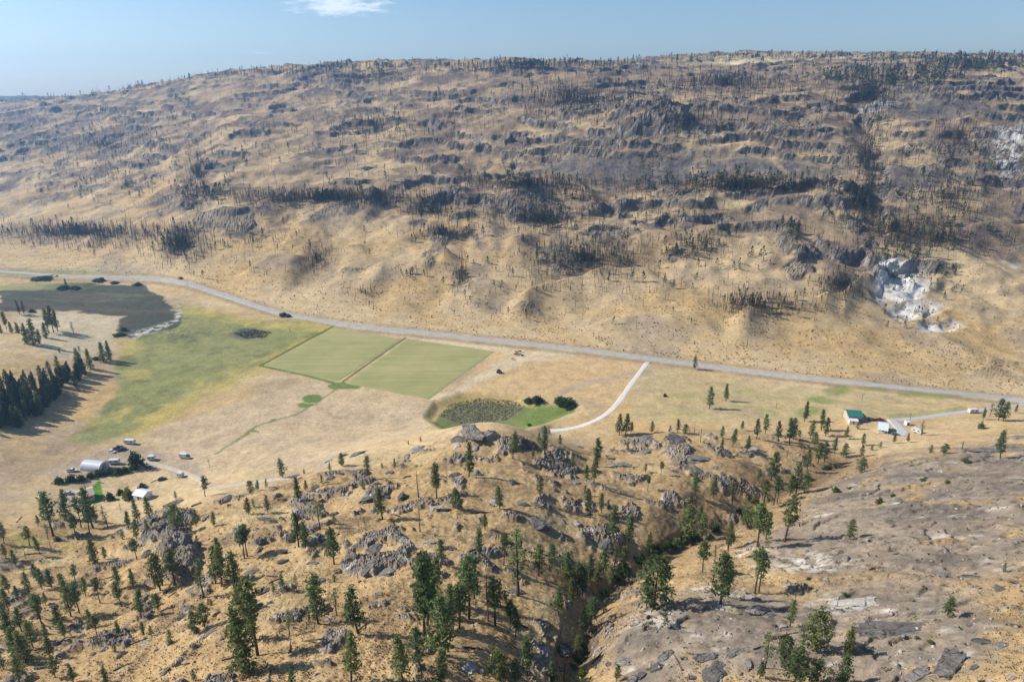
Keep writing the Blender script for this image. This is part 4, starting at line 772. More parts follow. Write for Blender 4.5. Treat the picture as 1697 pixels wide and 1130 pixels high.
def attr_mat(name, rough=.9):
    m, nt, b = new_mat(name, rough); at = nt.nodes.new('ShaderNodeAttribute'); at.attribute_name = 'albedo'; nt.links.new(at.outputs['Color'], b.inputs['Base Color']); return m
M['tint'] = attr_mat('tinted_plants')
def snag_template(seed, nb=12, rad=.075, w=.017):
    r = np.random.default_rng(seed); v = []; f = []
    for z, q in ((-.03, w * 1.2), (.5, w * .75), (1, w * .15)): v += [(q, 0, z), (-q * .5, q * .87, z), (-q * .5, -q * .87, z)]
    for i in range(2):
        for j in range(3): a, b = i * 3 + j, i * 3 + (j + 1) % 3; f += [(a, b, b + 3), (a, b + 3, a + 3)]
    for i in range(nb):
        h = r.uniform(.22, .97); a = r.uniform(0, 6.28); L = rad * r.uniform(.5, 1.2) * (1.25 - h); o = len(v); t = .018
        v += [(0, 0, h - t), (0, 0, h + t), (math.cos(a) * L, math.sin(a) * L, h + L * r.uniform(-.2, .5))]; f.append((o, o + 1, o + 2))
    return np.array(v), np.array(f)
def live_template(seed, n=46, rad=.2):
    r = np.random.default_rng(seed); f_ = r.uniform(0, 1, n) ** .8; h = .15 + .85 * f_; rr = rad * (1 - f_) ** .7 * r.uniform(.2, 1, n) ** .5 + .01; a = r.uniform(0, 6.28, n)
    c = np.stack([rr * np.cos(a), rr * np.sin(a), h], 1); V_, F_ = leafquads(c, .075, .6, r); v2, f2 = snag_template(seed, 0)
    return np.concatenate([V_, v2]), np.concatenate([np.stack([F_[:, 0], F_[:, 1], F_[:, 2]], 1), np.stack([F_[:, 0], F_[:, 2], F_[:, 3]], 1), f2 + len(V_)])
# burnt trees: (cx, cy, rx, ry, count, height m)
BURN = [(540, 330, 215, 12, 420, 12), (880, 308, 130, 9, 150, 12), (1230, 311, 225, 13, 380, 12), (130, 388, 145, 13, 300, 13), (300, 408, 42, 24, 190, 12), (328, 290, 24, 55, 130, 11), (525, 432, 24, 32, 60, 8), (970, 432, 92, 34, 240, 11), (900, 366, 80, 20, 170, 11), (715, 352, 50, 11, 80, 11), (730, 388, 52, 12, 70, 10), (765, 455, 18, 28, 40, 9),
        (1392, 474, 36, 20, 120, 8), (1245, 506, 60, 20, 80, 10), (1480, 382, 85, 34, 170, 12), (1550, 400, 90, 22, 110, 12), (1300, 510, 80, 14, 24, 9), (1200, 140, 240, 26, 520, 14), (940, 165, 120, 34, 330, 14), (1440, 158, 50, 42, 260, 14), (1440, 260, 30, 60, 90, 13), (170, 240, 180, 85, 330, 12), (620, 210, 260, 95, 460, 12), (1150, 200, 280, 60, 260, 12), (1590, 230, 120, 110, 230, 12), (950, 330, 420, 60, 150, 10), (1570, 330, 110, 60, 130, 12),
        (900, 480, 480, 60, 60, 9), (420, 400, 120, 40, 60, 9), (150, 410, 120, 10, 40, 10), (600, 130, 300, 24, 260, 13), (880, 112, 130, 10, 110, 14), (1600, 110, 100, 12, 120, 14), (1170, 400, 80, 40, 50, 10), (1430, 340, 40, 50, 90, 12), (600, 485, 20, 8, 10, 9), (680, 455, 20, 12, 14, 8), (1150, 360, 140, 20, 50, 10)]
bp = []; bh = []
for cx, cy, rx, ry, n, h in BURN:
    n = int(n * 3)
    a = rng.uniform(0, 6.28, n); q = np.abs(rng.normal(size=n)) * .72; x = cx + rx * q * np.cos(a) ; y = cy + ry * q * np.sin(a)
    bp.append(np.stack([x, y], 1)); bh.append(h * rng.uniform(.4, 1.15, n))
# along the skyline
xs = rng.uniform(0, 1697, 1000); sk = np.interp(xs, [0, 90, 230, 350, 480, 620, 760, 880, 1000, 1100, 1250, 1500, 1697], [160, 160, 142, 123, 116, 108, 110, 104, 106, 97, 93, 94, 92]); bp.append(np.stack([xs, sk + rng.uniform(0, 9, 1000)], 1)); bh.append(rng.uniform(8, 18, 1000))
bp = np.concatenate(bp); bh = np.concatenate(bh); W3 = place(bp[:, 0], bp[:, 1]); ok = ~np.isnan(W3[:, 0]) & (W3[:, 1] > 480) & (W3[:, 1] < 3400); W3 = W3[ok]; bh = bh[ok]; bpx = bp[ok]
size_px = bh / W3[:, 1]; green = rng.random(len(bh)) < np.where(bpx[:, 1] < 125, .45, .10); order = np.argsort(-size_px)
SN = []
for i in range(6):
    tv, tf = snag_template(50 + i, 16 + 4 * (i % 3), .085, .02); m = bpy.data.meshes.new('snag'); fast_mesh(m, tv, tf, 3); m.materials.append(M['char'] if i % 2 else M['deadwood']); SN.append(m)
def snag_where(px, py):
    if py > 478: return 'on the grassy slope just above the road'
    if px > 1340: return 'on the slope around the white quarry'
    if px > 860: return 'in the burnt patch on the grassy mid slope'
    if px > 460: return 'on the rounded grassy rises over the hay fields'
    return 'at the foot of the hazy slope past the marsh'
picked = [i for i in order if not green[i]][:260]; pk = np.zeros(len(bh), bool); pk[picked] = True
for i in picked:
    j = rng.integers(6); wh = snag_where(*bpx[i])
    o = link('burnt_tree', SN[j], None, None, tuple(W3[i] - (0, 0, .2)), rng.uniform(0, 6.28), (bh[i], bh[i], bh[i])); o.rotation_euler[0] = rng.normal() * .06; o.rotation_euler[1] = rng.normal() * .06
    tag(o, ('charred black' if j % 2 else 'brown fire killed') + ' bare tree trunk ' + wh, 'dead tree', 'burnt trees ' + wh)
rest = ~pk & ~green
tint = np.where(rng.random((rest.sum(), 1)) < .65, col(.055, .046, .042), col(.115, .08, .06)) * rng.uniform(.7, 1.3, (rest.sum(), 1))
half = rng.random(rest.sum()) < .5; Wr = W3[rest]; hr = bh[rest]
for k_, sel in enumerate((half, ~half)):
    tv, tf = snag_template(60 + k_, 18, .09, .022)
    scatter('burnt_forest', tv, tf, Wr[sel] - (0, 0, .3), hr[sel] * 1.05, M['tint'], 'burnt leafless forest standing in strips over the far hillside', tints=tint[sel])
tv, tf = live_template(3); gs = green & ~pk
scatter('distant_pines', tv, tf, W3[gs] - (0, 0, .3), bh[gs] * 1.05, M['tint'], 'surviving green pines scattered along the far hillside and skyline', tints=np.tile(col(.05, .07, .032), (gs.sum(), 1)) * rng.uniform(.7, 1.3, (gs.sum(), 1)))
# more surviving pines on the slopes
GP = [(1310, 385, 20, 14, 8, 11), (330, 325, 40, 12, 26, 12), (1190, 300, 150, 12, 50, 11), (860, 300, 90, 10, 26, 11), (1480, 130, 120, 14, 170, 15), (1620, 108, 80, 10, 90, 15), (1500, 440, 60, 40, 30, 7), (1560, 470, 40, 30, 24, 6), (1500, 530, 60, 18, 16, 6), (1140, 445, 60, 40, 16, 8), (1130, 410, 40, 24, 26, 9), (900, 400, 300, 90, 26, 8), (1430, 300, 60, 60, 30, 10), (700, 240, 300, 90, 60, 9), (1200, 250, 200, 60, 60, 9), (230, 260, 200, 80, 70, 10), (1590, 330, 90, 90, 70, 9), (1240, 435, 50, 20, 10, 8), (1490, 425, 40, 10, 20, 8)]
gx = []; gh = []
for cx, cy, rx, ry, n, h in GP:
    a = rng.uniform(0, 6.28, n); q = np.sqrt(rng.uniform(0, 1, n)); gx.append(np.stack([cx + rx * q * np.cos(a), cy + ry * q * np.sin(a)], 1)); gh.append(h * rng.uniform(.6, 1.25, n))
gx = np.concatenate(gx); gh = np.concatenate(gh); G3 = place(gx[:, 0], gx[:, 1]); ok = ~np.isnan(G3[:, 0]) & (G3[:, 1] > 430); G3 = G3[ok]; gh = gh[ok]
tv, tf = live_template(9, 60, .24); scatter('hillside_pines', tv, tf, G3 - (0, 0, .3), gh, M['tint'], 'small green pines dotted over the far slope and quarry', tints=np.tile(col(.065, .085, .038), (len(gh), 1)) * rng.uniform(.7, 1.35, (len(gh), 1)))

wf = np.array(wood_fill); W_ = place(wf[:, 0], wf[:, 1]); W_ = W_[~np.isnan(W_[:, 0])]; gm_ = TM['g'][0][1]; tv = np.empty(len(gm_.vertices) * 3); gm_.vertices.foreach_get('co', tv); tv = tv.reshape(-1, 3); tf = np.arange(len(tv)).reshape(-1, 4)
scatter('dense_wood', tv, tf, W_ - (0, 0, .2), rng.uniform(9, 13, len(W_)) * 1.1, M['tint'], 'inner trees of the dark wood by the marsh', .04, zs=rng.uniform(10, 15, len(W_)), tints=np.tile(col(.06, .085, .04), (len(W_), 1)) * rng.uniform(.7, 1.2, (len(W_), 1)))
# low brush and tussocks over the far slopes
bx_ = rng.uniform(0, 1697, 26000); by_ = np.interp(bx_, roadx, roady) - 6 - 330 * rng.uniform(0, 1, 26000) ** 1.2; W_ = place(bx_, by_); ok = ~np.isnan(W_[:, 0]) & (W_[:, 1] > 430) & (W_[:, 1] < 1800); W_ = W_[ok]
r_ = np.clip(np.searchsorted(ys, W_[:, 1]), 0, NR - 1); c_ = np.clip(np.searchsorted(us, W_[:, 0] / W_[:, 1]), 0, NC - 1); k_ = rng.random(len(W_)) < np.clip(.35 + 1.2 * n2[r_, c_] + .4 * burn[r_, c_], .06, 1); W_ = W_[k_]; r_ = r_[k_]; c_ = c_[k_]
bt = np.array([(-.5, 0, -.1), (.5, .1, -.1), (0, .1, .8), (0, -.5, -.1), (.1, .5, -.1), (.1, 0, .7), (-.4, .3, -.1), (.4, -.3, -.1), (-.1, -.1, .75)])
scatter('hillside_brush', bt, np.array([(0, 1, 2), (3, 4, 5), (6, 7, 8)]), W_, rng.uniform(.5, 1.5, len(W_)), M['tint'], 'low dry brush and tussocks scattered over the far slopes', tints=A[r_, c_] * rng.choice([.35, .55, .8, 1.2], (len(W_), 1)))
# stones, tussocks and sage on the near hill
def near_points(n, test):
    x = rng.uniform(-20, 1717, n); y = rng.uniform(700, 1135, n); W_ = place(x, y); ok = ~np.isnan(W_[:, 0]) & (W_[:, 1] < 420); W_ = W_[ok]
    r = np.clip(np.searchsorted(ys, W_[:, 1]), 0, NR - 1); c = np.clip(np.searchsorted(us, W_[:, 0] / W_[:, 1]), 0, NC - 1)
    p = test(r, c); k = rng.random(len(W_)) < p; return W_[k], r[k], c[k]
b_ = bmesh.new(); bmesh.ops.create_icosphere(b_, subdivisions=1, radius=1.0); tv = np.array([v.co for v in b_.verts]); tf = np.array([[v.index for v in f.verts] for f in b_.faces]); b_.free()
tv = tv * (1 + .3 * np.random.default_rng(4).normal(size=(len(tv), 1))) * (1, .75, .6)
Wn, r_, c_ = near_points(9000, lambda r, c: near_m[r, c] * np.clip(.06 + .8 * nrk[r, c] + .45 * nd[r, c] + .25 * slab[r, c] + .8 * white_rubble[r, c], 0, 1))
scatter('loose_stones', tv, tf, Wn, rng.uniform(.12, .42, len(Wn)) * rng.choice([1, 1, 1.8], len(Wn)), M['tint'], 'loose stones strewn over the rocky near hill', .3, tints=np.where(rng.random((len(Wn), 1)) < .5, col(.19, .175, .16), col(.33, .30, .26)) * rng.uniform(.7, 1.2, (len(Wn), 1)))
r = np.random.default_rng(2); nb = 7; a = r.uniform(0, 6.28, nb); tv = []; tf = []
for i in range(nb):
    L = r.uniform(.4, 1); w = .22; o = len(tv); tv += [(-math.sin(a[i]) * w, math.cos(a[i]) * w, -.05), (math.sin(a[i]) * w, -math.cos(a[i]) * w, -.05), (math.cos(a[i]) * L * .7, math.sin(a[i]) * L * .7, L)]; tf.append((o, o + 1, o + 2))
Wn, r_, c_ = near_points(80000, lambda r, c: near_m[r, c] * (1 - nrk[r, c]) * (1 - slab[r, c] * (1 - slabg[r, c])) * np.clip(.55 + 1.3 * n2[r, c], .1, 1))
scatter('dry_grass', np.array(tv), np.array(tf), Wn, rng.uniform(.2, .5, len(Wn)), M['tint'], 'golden dry bunchgrass covering the near hill', .1, tints=A[r_, c_] * rng.choice([.5, .75, 1.0, 1.25], (len(Wn), 1)))
tv, tf4 = leafquads(np.random.default_rng(8).normal(size=(14, 3)) * (.4, .4, .22) + (0, 0, .35), .38, .6, np.random.default_rng(8)); tf = np.concatenate([tf4[:, :3], tf4[:, [0, 2, 3]]])
Wn, r_, c_ = near_points(5000, lambda r, c: near_m[r, c] * np.clip(.12 + .5 * n1[r, c] + .25 * slab[r, c] + .5 * white_rubble[r, c] + .3 * gul[r, c], .02, 1))
scatter('sagebrush', tv, tf, Wn, rng.uniform(.3, .85, len(Wn)), M['tint'], 'low grey green sagebrush dotting the near hill', .1, tints=np.where(rng.random((len(Wn), 1)) < .6, col(.16, .165, .085), col(.20, .14, .08)) * rng.uniform(.7, 1.2, (len(Wn), 1)))
for i in range(70):
    x, y = rng.uniform(20, 1330), rng.uniform(770, 1120); pt = place([x], [y])[0]
    if np.isnan(pt[0]) or pt[1] > 380: continue
    L_ = rng.uniform(3, 9); a = rng.uniform(0, math.pi); d_ = Vector((math.cos(a), math.sin(a), 0)); p0 = Vector(pt) - d_ * L_ / 2; p1 = Vector(pt) + d_ * L_ / 2; z0_, z1_ = ground([p0.x, p1.x], [p0.y, p1.y])
    t = MB(); t.tube([(p0.x - pt[0], p0.y - pt[1], z0_ - pt[2] + .12), (0, 0, .16 + max(0, (z0_ + z1_) / 2 - pt[2])), (p1.x - pt[0], p1.y - pt[1], z1_ - pt[2] + .12)], [.24, .19, .08], 7)
    for q_ in range(4): f_ = rng.uniform(-.4, .4); t.tube([tuple(d_ * L_ * f_ + Vector((0, 0, .15))), tuple(d_ * L_ * (f_ + .05) + Vector((rng.normal() * .5, rng.normal() * .5, .7)))], [.05, .015], 4)
    o = t.build('fallen_log', M['deadwood'] if i % 2 else M['char']); o.location = pt; tag(o, ('long ' if L_ > 6 else 'short ') + ('weathered brown' if i % 2 else 'charred black') + ' fallen log ' + where(x, y), 'log', 'fallen logs of the near hill')
# reeds of the drying pond and marsh
def polypoints(n, pts):
    x0, x1 = min(p[0] for p in pts), max(p[0] for p in pts); y0, y1 = min(p[1] for p in pts), max(p[1] for p in pts); X = rng.uniform(x0, x1, n); Y = rng.uniform(y0, y1, n)
    k = np.array([inpoly(a, b, pts) for a, b in zip(X, Y)]); W_ = place(X[k], Y[k]); return W_[~np.isnan(W_[:, 0]) & (W_[:, 1] > 330)]
rt = np.array([(-.3, 0, -.1), (.3, .1, -.1), (0, .2, 1), (0, -.3, -.1), (.1, .3, -.1), (.2, 0, .9), (-.3, .2, -.1), (.2, -.2, -.1), (-.2, -.1, 1.1)]); rf = np.array([(0, 1, 2), (3, 4, 5), (6, 7, 8)])
for pts, n, h, c0, lab in [([(730, 690), (745, 670), (790, 660), (850, 664), (870, 674), (840, 696), (760, 702)], 2600, .8, (.22, .19, .125), 'dry brown reeds standing in the pond hollow'),
                      ([(100, 480), (235, 474), (262, 490), (300, 520), (290, 545), (215, 558), (195, 540), (215, 525), (120, 515)], 1500, .55, (.13, .125, .085), 'dark reeds at the head of the marsh'), ([(388, 553), (418, 546), (450, 551), (440, 560), (410, 562)], 600, 1.1, (.12, .11, .08), 'dark reed island in the green marsh')]:
    Wp = polypoints(n, pts); scatter('reeds', rt, rf, Wp, rng.uniform(.6, 1.1, len(Wp)) * h, M['tint'], lab, tints=np.tile(col(*c0), (len(Wp), 1)) * rng.uniform(.6, 1.5, (len(Wp), 1)))

# ------------------------------------------------------------------ buildings
M['white_metal'] = plain('white_metal', (.62, .63, .65), .45, .06, .8, spec=.4); M['green_roof'] = plain('green_metal_roof', (.035, .15, .13), .45, .08, .8, spec=.4); M['blue_roof'] = plain('pale_blue_metal_roof', (.55, .66, .78), .4, .06, .8, spec=.4)
M['tan_roof'] = plain('tan_shingles', (.44, .36, .29), .9, .12, 2); M['siding'] = plain('tan_siding', (.45, .40, .33), .85, .08, 1); M['dark_wood'] = plain('dark_wood', (.12, .08, .055), .9, .2, 2); M['white_wall'] = plain('white_siding', (.72, .71, .68), .8, .06, 1)
M['glass'] = plain('window_glass', (.03, .035, .045), .1, .1, 1, spec=.6); M['rubber'] = plain('black_rubber', (.02, .02, .02), .9, .1, 2); M['steel'] = plain('grey_steel', (.30, .30, .31), .5, .12, 2, spec=.4); M['pole'] = plain('weathered_pole', (.16, .12, .09), .95, .2, 2)
for nme, c in {'white': (.58, .58, .57), 'black': (.02, .02, .024), 'navy': (.03, .05, .10), 'red': (.20, .035, .025), 'silver': (.45, .46, .48), 'blue': (.08, .14, .25), 'brown': (.13, .07, .04)}.items(): M['paint_' + nme] = plain(nme + '_paint', c, .3, .05, 1, spec=.5)
def at_px(px, py): 
    p = place([px], [py])[0]; return Vector(p)
def front(p0, p1):
    a, b = at_px(*p0), at_px(*p1); c = (a + b) / 2; return c, math.atan2(b.y - a.y, b.x - a.x), (b - a).to_2d().length
def seat(e, L, D):
    """drop a footing so that a building never floats on sloping ground"""
    c, s = math.cos(e.rotation_euler.z), math.sin(e.rotation_euler.z); g = [ground(e.location.x + c * x - s * y, e.location.y + s * x + c * y)[0] for x in (-L / 2, L / 2) for y in (0, D)]
    e.location.z = max(g) - .05; return max(g) - min(g) + .6
def gable_house(name, p0, p1, depth, hw, hr, wallm, roofm, label, nwin=3, porch=False, over=.4, length=None):
    c, rz, L = front(p0, p1); L = length or L; e = empty(name, c, rz); ft = seat(e, L, depth); tag(e, label, 'building')
    w = MB(); w.prism([(0, -ft), (depth, -ft), (depth, hw), (depth / 2, hw + hr), (0, hw)], -L / 2, L / 2); w.build('wall', wallm, e)
    rf_ = MB(); t = .14; sl_ = hr / (depth / 2)
    for s in (0, 1):
        y0, y1 = (-over, depth / 2) if s == 0 else (depth + over, depth / 2); z0 = hw - over * sl_ + .03; z1 = hw + hr + .03
        rf_.add([(-L / 2 - over, y0, z0), (L / 2 + over, y0, z0), (L / 2 + over, y1, z1), (-L / 2 - over, y1, z1), (-L / 2 - over, y0, z0 + t), (L / 2 + over, y0, z0 + t), (L / 2 + over, y1, z1 + t), (-L / 2 - over, y1, z1 + t)], [(0, 1, 2, 3), (4, 5, 6, 7), (0, 1, 5, 4), (1, 2, 6, 5), (2, 3, 7, 6), (3, 0, 4, 7)])
    rf_.build('roof', roofm, e)
    d = MB(); d.box(-.5, .5, -.06, .02, 0, min(2.05, hw - .2)); d.build('door', M['dark_wood'], e)
    for k in range(nwin):
        x = (k + .5) / nwin * L - L / 2
        if abs(x) < .9: x += 1.4
        wn_ = MB(); wn_.box(x - .6, x + .6, -.05, .02, .95, min(2.0, hw - .25)); o = wn_.build('window', M['white_wall'], e); pn = MB(); pn.box(x - .5, x + .5, -.075, -.05, 1.03, min(1.92, hw - .33)); pn.build('pane', M['glass'], o)
    if porch:
        pr = MB(); pr.box(-L / 2, L / 2, -2.4, 0, -.5, .12); pr.build('porch_deck', M['siding'], e)
        pr = MB(); pr.add([(-L / 2 - .2, -2.7, hw - .75), (L / 2 + .2, -2.7, hw - .75), (L / 2 + .2, -.02, hw - .1), (-L / 2 - .2, -.02, hw - .1), (-L / 2 - .2, -2.7, hw - .65), (L / 2 + .2, -2.7, hw - .65), (L / 2 + .2, -.02, hw), (-L / 2 - .2, -.02, hw)], [(0, 1, 2, 3), (4, 5, 6, 7), (0, 1, 5, 4), (1, 2, 6, 5), (2, 3, 7, 6), (3, 0, 4, 7)]); pr.build('porch_roof', roofm, e)
        for k in range(4):
            x = -L / 2 + .2 + k * (L - .4) / 3; p = MB(); p.box(x - .07, x + .07, -2.5, -2.36, .1, hw - .7); p.build('post', M['white_wall'], e)
    return e
# quonset hut
c, rz, L = front((133, 779), (165, 785)); e = empty('arched_hut', c, rz); D = 8.0; ft = seat(e, L, D); tag(e, 'white arched metal farm hut beside the dirt yard', 'building')
sh = MB(); nseg = 14; prof = [(D / 2 - D / 2 * math.cos(math.pi * k / nseg), 4.2 * math.sin(math.pi * k / nseg) ** .85) for k in range(nseg + 1)]
nr = 40
for i in range(nr):
    x0 = -L / 2 + L * i / nr; x1 = x0 + L / nr; o = .05 if i % 2 else 0
    sh.prism([(y + (y - D / 2) * o / 4, z * (1 + o / 4) - (ft if z < .01 else 0)) for y, z in prof], x0, x1)
sh.build('shell', M['white_metal'], e)
for s in (-1, 1):
    w = MB(); w.prism([(y * .97 + D * .015, z * .97 - (ft if z < .01 else 0)) for y, z in prof], s * L / 2 - .05, s * L / 2 + .08); w.build('end_wall', M['white_wall'], e)
d = MB(); d.box(L / 2 + .08, L / 2 + .16, D / 2 - 1.6, D / 2 + 1.6, 0, 3.0); d.build('door', M['steel'], e)
gable_house('farm_house', (130, 834), (158, 829), 9, 2.7, 1.5, M['siding'], M['tan_roof'], 'single storey house with a tan roof beside the bright lawn', 3)
gable_house('shed', (222, 829), (238, 830), 6, 2.6, 1.3, M['white_wall'], M['blue_roof'], 'small shed with a pale blue roof next to the yellow green tree', 1)
gable_house('barn', (1405, 699), (1428, 699), 9, 3.6, 1.6, M['siding'], M['green_roof'], 'barn with a bright green metal roof by the gravel drive', 2, over=.6)
c, rz, L = front((1407, 703), (1422, 703)); e = empty('lean_to_shed', c, rz); ft = seat(e, L, 3); tag(e, 'long low white shed standing against the green roofed barn', 'building'); w = MB(); w.prism([(0, -ft), (2.6, -ft), (2.6, 2.4), (0, 2.0)], -L / 2, L / 2); w.build('wall', M['white_wall'], e); w = MB(); w.prism([(-.2, 2.0), (2.7, 2.46), (2.7, 2.56), (-.2, 2.1)], -L / 2 - .2, L / 2 + .2); w.build('roof', M['white_metal'], e); w = MB(); w.box(-.6, .6, -.05, .02, 0, 1.85); w.build('door', M['steel'], e)
gable_house('cabin', (1455, 716), (1470, 717), 7, 3.0, 1.3, M['siding'], M['blue_roof'], 'house with a pale metal roof and porch near the gravel parking', 2, porch=True)
gable_house('small_shed', (1502, 705), (1508, 705), 2.6, 2.0, .6, M['white_wall'], M['white_metal'], 'tiny white shed beside the drive and light pole', 0, over=.15)
gable_house('small_shed', (214, 778), (220, 779), 2.4, 1.9, .5, M['siding'], M['steel'], 'little grey shed under the large round tree', 0, over=.15)

# ------------------------------------------------------------------ vehicles and machines
def wheels(e, xs_, w, r):
    for x in xs_:
        for s in (-1, 1):
            t = MB(); t.cyl((x, s * w, r), r, .24, 14); o = t.build('wheel', M['rubber'], e); h = MB(); h.cyl((x, s * (w + .1), r), r * .55, .08, 10); h.build('rim', M['steel'], o)
def vehicle(px, py, rz, paint, label, kind='car', cat=None):
    c = at_px(px, py); e = empty({'car': 'parked_car', 'truck': 'pickup_truck', 'van': 'box_truck'}[kind], c + Vector((0, 0, .02)), rz); tag(e, label, cat or {'car': 'car', 'truck': 'truck', 'van': 'truck'}[kind])
    b = MB(); g = MB()
    if kind == 'car': prof = [(-2.2, .35), (2.2, .35), (2.25, .75), (1.3, .92), (-1.7, .98), (-2.25, .9)]; cab = [(-1.9, .95), (1.0, .92), (.35, 1.48), (-1.3, 1.5)]; hw = .88
    elif kind == 'truck': prof = [(-2.7, .5), (2.6, .5), (2.65, .95), (1.5, 1.1), (.0, 1.15), (-2.7, 1.1)]; cab = [(-.7, 1.12), (1.25, 1.1), (.65, 1.8), (-.55, 1.82)]; hw = .95
    else: prof = [(-3.2, .6), (2.9, .6), (2.9, 1.5), (1.5, 1.6), (1.5, 3.0), (-3.2, 3.0)]; cab = [(1.5, 1.55), (2.75, 1.45), (2.3, 2.2), (1.5, 2.25)]; hw = 1.1
    def swept(m, pf, w):
        n = len(pf); m.add([(x, -w, z) for x, z in pf] + [(x, w, z) for x, z in pf], [tuple(range(n)), tuple(range(n, 2 * n))[::-1]] + [(i, (i + 1) % n, n + (i + 1) % n, n + i) for i in range(n)])
    swept(b, prof, hw); b.build('body', M[paint], e); swept(g, cab, hw - .08); o = g.build('cabin', M['glass'], e); rr = MB(); x0, x1 = cab[3][0], cab[2][0]; rr.box(x0 + .05, x1 - .05, -hw + .1, hw - .1, cab[2][1] - .0, cab[2][1] + .07); rr.build('roof', M[paint], o)
    if kind == 'truck': bd = MB(); bd.box(-2.6, -.8, -.75, .75, 1.1, 1.17); bd.build('bed', M['rubber'], e)
    wheels(e, (-1.4, 1.4) if kind == 'car' else (-1.7, 1.75), hw - .08, .34 if kind == 'car' else .42); return e
def camper(px, py, rz, label, L=6.0):
    c = at_px(px, py); e = empty('camper_trailer', c + Vector((0, 0, .02)), rz); tag(e, label, 'trailer'); b = MB(); h = L / 2
    pf = [(-h, .6), (h - .5, .6), (h, 1.3), (h - .3, 2.6), (h - .8, 2.8), (-h + .3, 2.8), (-h, 2.5)]; n = len(pf); b.add([(x, -1.15, z) for x, z in pf] + [(x, 1.15, z) for x, z in pf], [tuple(range(n)), tuple(range(n, 2 * n))[::-1]] + [(i, (i + 1) % n, n + (i + 1) % n, n + i) for i in range(n)]); b.build('body', M['paint_white'], e)
    for x in (-h * .5, h * .45): w = MB(); w.box(x - .5, x + .5, -1.19, -1.14, 1.5, 2.15); w.build('window', M['glass'], e)
    d = MB(); d.box(-.3, .35, -1.18, -1.14, .7, 2.3); d.build('door', M['white_wall'], e); t = MB(); t.tube([(h - .2, 0, .6), (h + 1.2, 0, .5)], .06, 6); t.build('hitch', M['steel'], e); wheels(e, (-.4,), 1.05, .36); return e
vehicle(115, 818, .5, 'paint_silver', 'silver car parked on the pale gravel by the tan roofed house'); vehicle(120, 781, .2, 'paint_white', 'white pickup truck at the end of the arched hut', 'truck')
camper(216, 735, -.1, 'white camper trailer alone at the far edge of the farm yard', 6.5); vehicle(196, 743, .8, 'paint_black', 'black pickup truck parked beside another dark truck in the yard', 'truck'); vehicle(202, 746, .6, 'paint_navy', 'dark navy truck next to the black pickup', 'truck'); vehicle(186, 749, -.4, 'paint_white', 'white car near the two dark trucks')
camper(190, 768, .1, 'white camper trailer between the arched hut and round tree', 6.0); vehicle(248, 776, -.3, 'paint_blue', 'blue car in the shade of the large round tree'); vehicle(307, 759, -.2, 'paint_white', 'white box truck out in the bare field', 'van'); vehicle(269, 795, .4, 'paint_black', 'dark old car standing in dry grass below the farm track')
camper(300, 790, -.3, 'small white trailer beside the farm track', 3.4); camper(252, 762, .15, 'low pale trailer between the round tree and the box truck', 4.0)
vehicle(1431, 700, -.1, 'paint_navy', 'dark blue car beside the green roofed barn'); vehicle(1447, 697, .1, 'paint_black', 'black car parked between the barn and the red truck'); vehicle(1458, 697, -.15, 'paint_red', 'dark red pickup truck at the start of the gravel drive', 'truck'); vehicle(1484, 721, -.5, 'paint_blue', 'blue grey car on the gravel parking by the porch house')
camper(1519, 717, -.9, 'white camper trailer beneath a lone spreading pine', 5.5); camper(1612, 684, .1, 'white trailer next to the drive under the roadside pines', 6.0); vehicle(1426, 689, .6, 'paint_black', 'black truck parked behind the green roofed barn', 'truck'); vehicle(1441, 695, 1.2, 'paint_brown', 'small brown car beside the black car by the barn')
def tractor(px, py, rz, paint, label):
    c = at_px(px, py); e = empty('tractor', c, rz); tag(e, label, 'tractor'); b = MB(); b.box(.2, 2.3, -.5, .5, .9, 1.75); b.build('hood', M[paint], e); b = MB(); b.box(-1.5, .3, -.75, .75, .8, 1.5); b.build('chassis', M[paint], e)
    b = MB(); b.prism([(-.85, 1.5), (.85, 1.5), (.7, 2.9), (-.7, 2.9)], -1.4, .25); o = b.build('cab', M['glass'], e); b = MB(); b.box(-1.55, .4, -.85, .85, 2.9, 3.02); b.build('roof', M[paint], o)
    for s in (-1, 1):
        t = MB(); t.cyl((-.8, s * 1.0, .95), .95, .5, 16); o = t.build('wheel', M['rubber'], e); t = MB(); t.cyl((-.8, s * 1.26, .95), .5, .06, 12); t.build('rim', M['steel'], o); t = MB(); t.cyl((1.8, s * .85, .55), .55, .32, 14); t.build('wheel', M['rubber'], e)
    t = MB(); t.tube([(1.3, .2, 1.7), (1.3, .2, 2.5)], .06, 6); t.build('exhaust', M['rubber'], e)
M['paint_dkgreen'] = plain('dark_green_paint', (.02, .05, .025), .35, .05, 1)
tractor(827, 618, .9, 'paint_dkgreen', 'dark green tractor standing alone in the dry field')
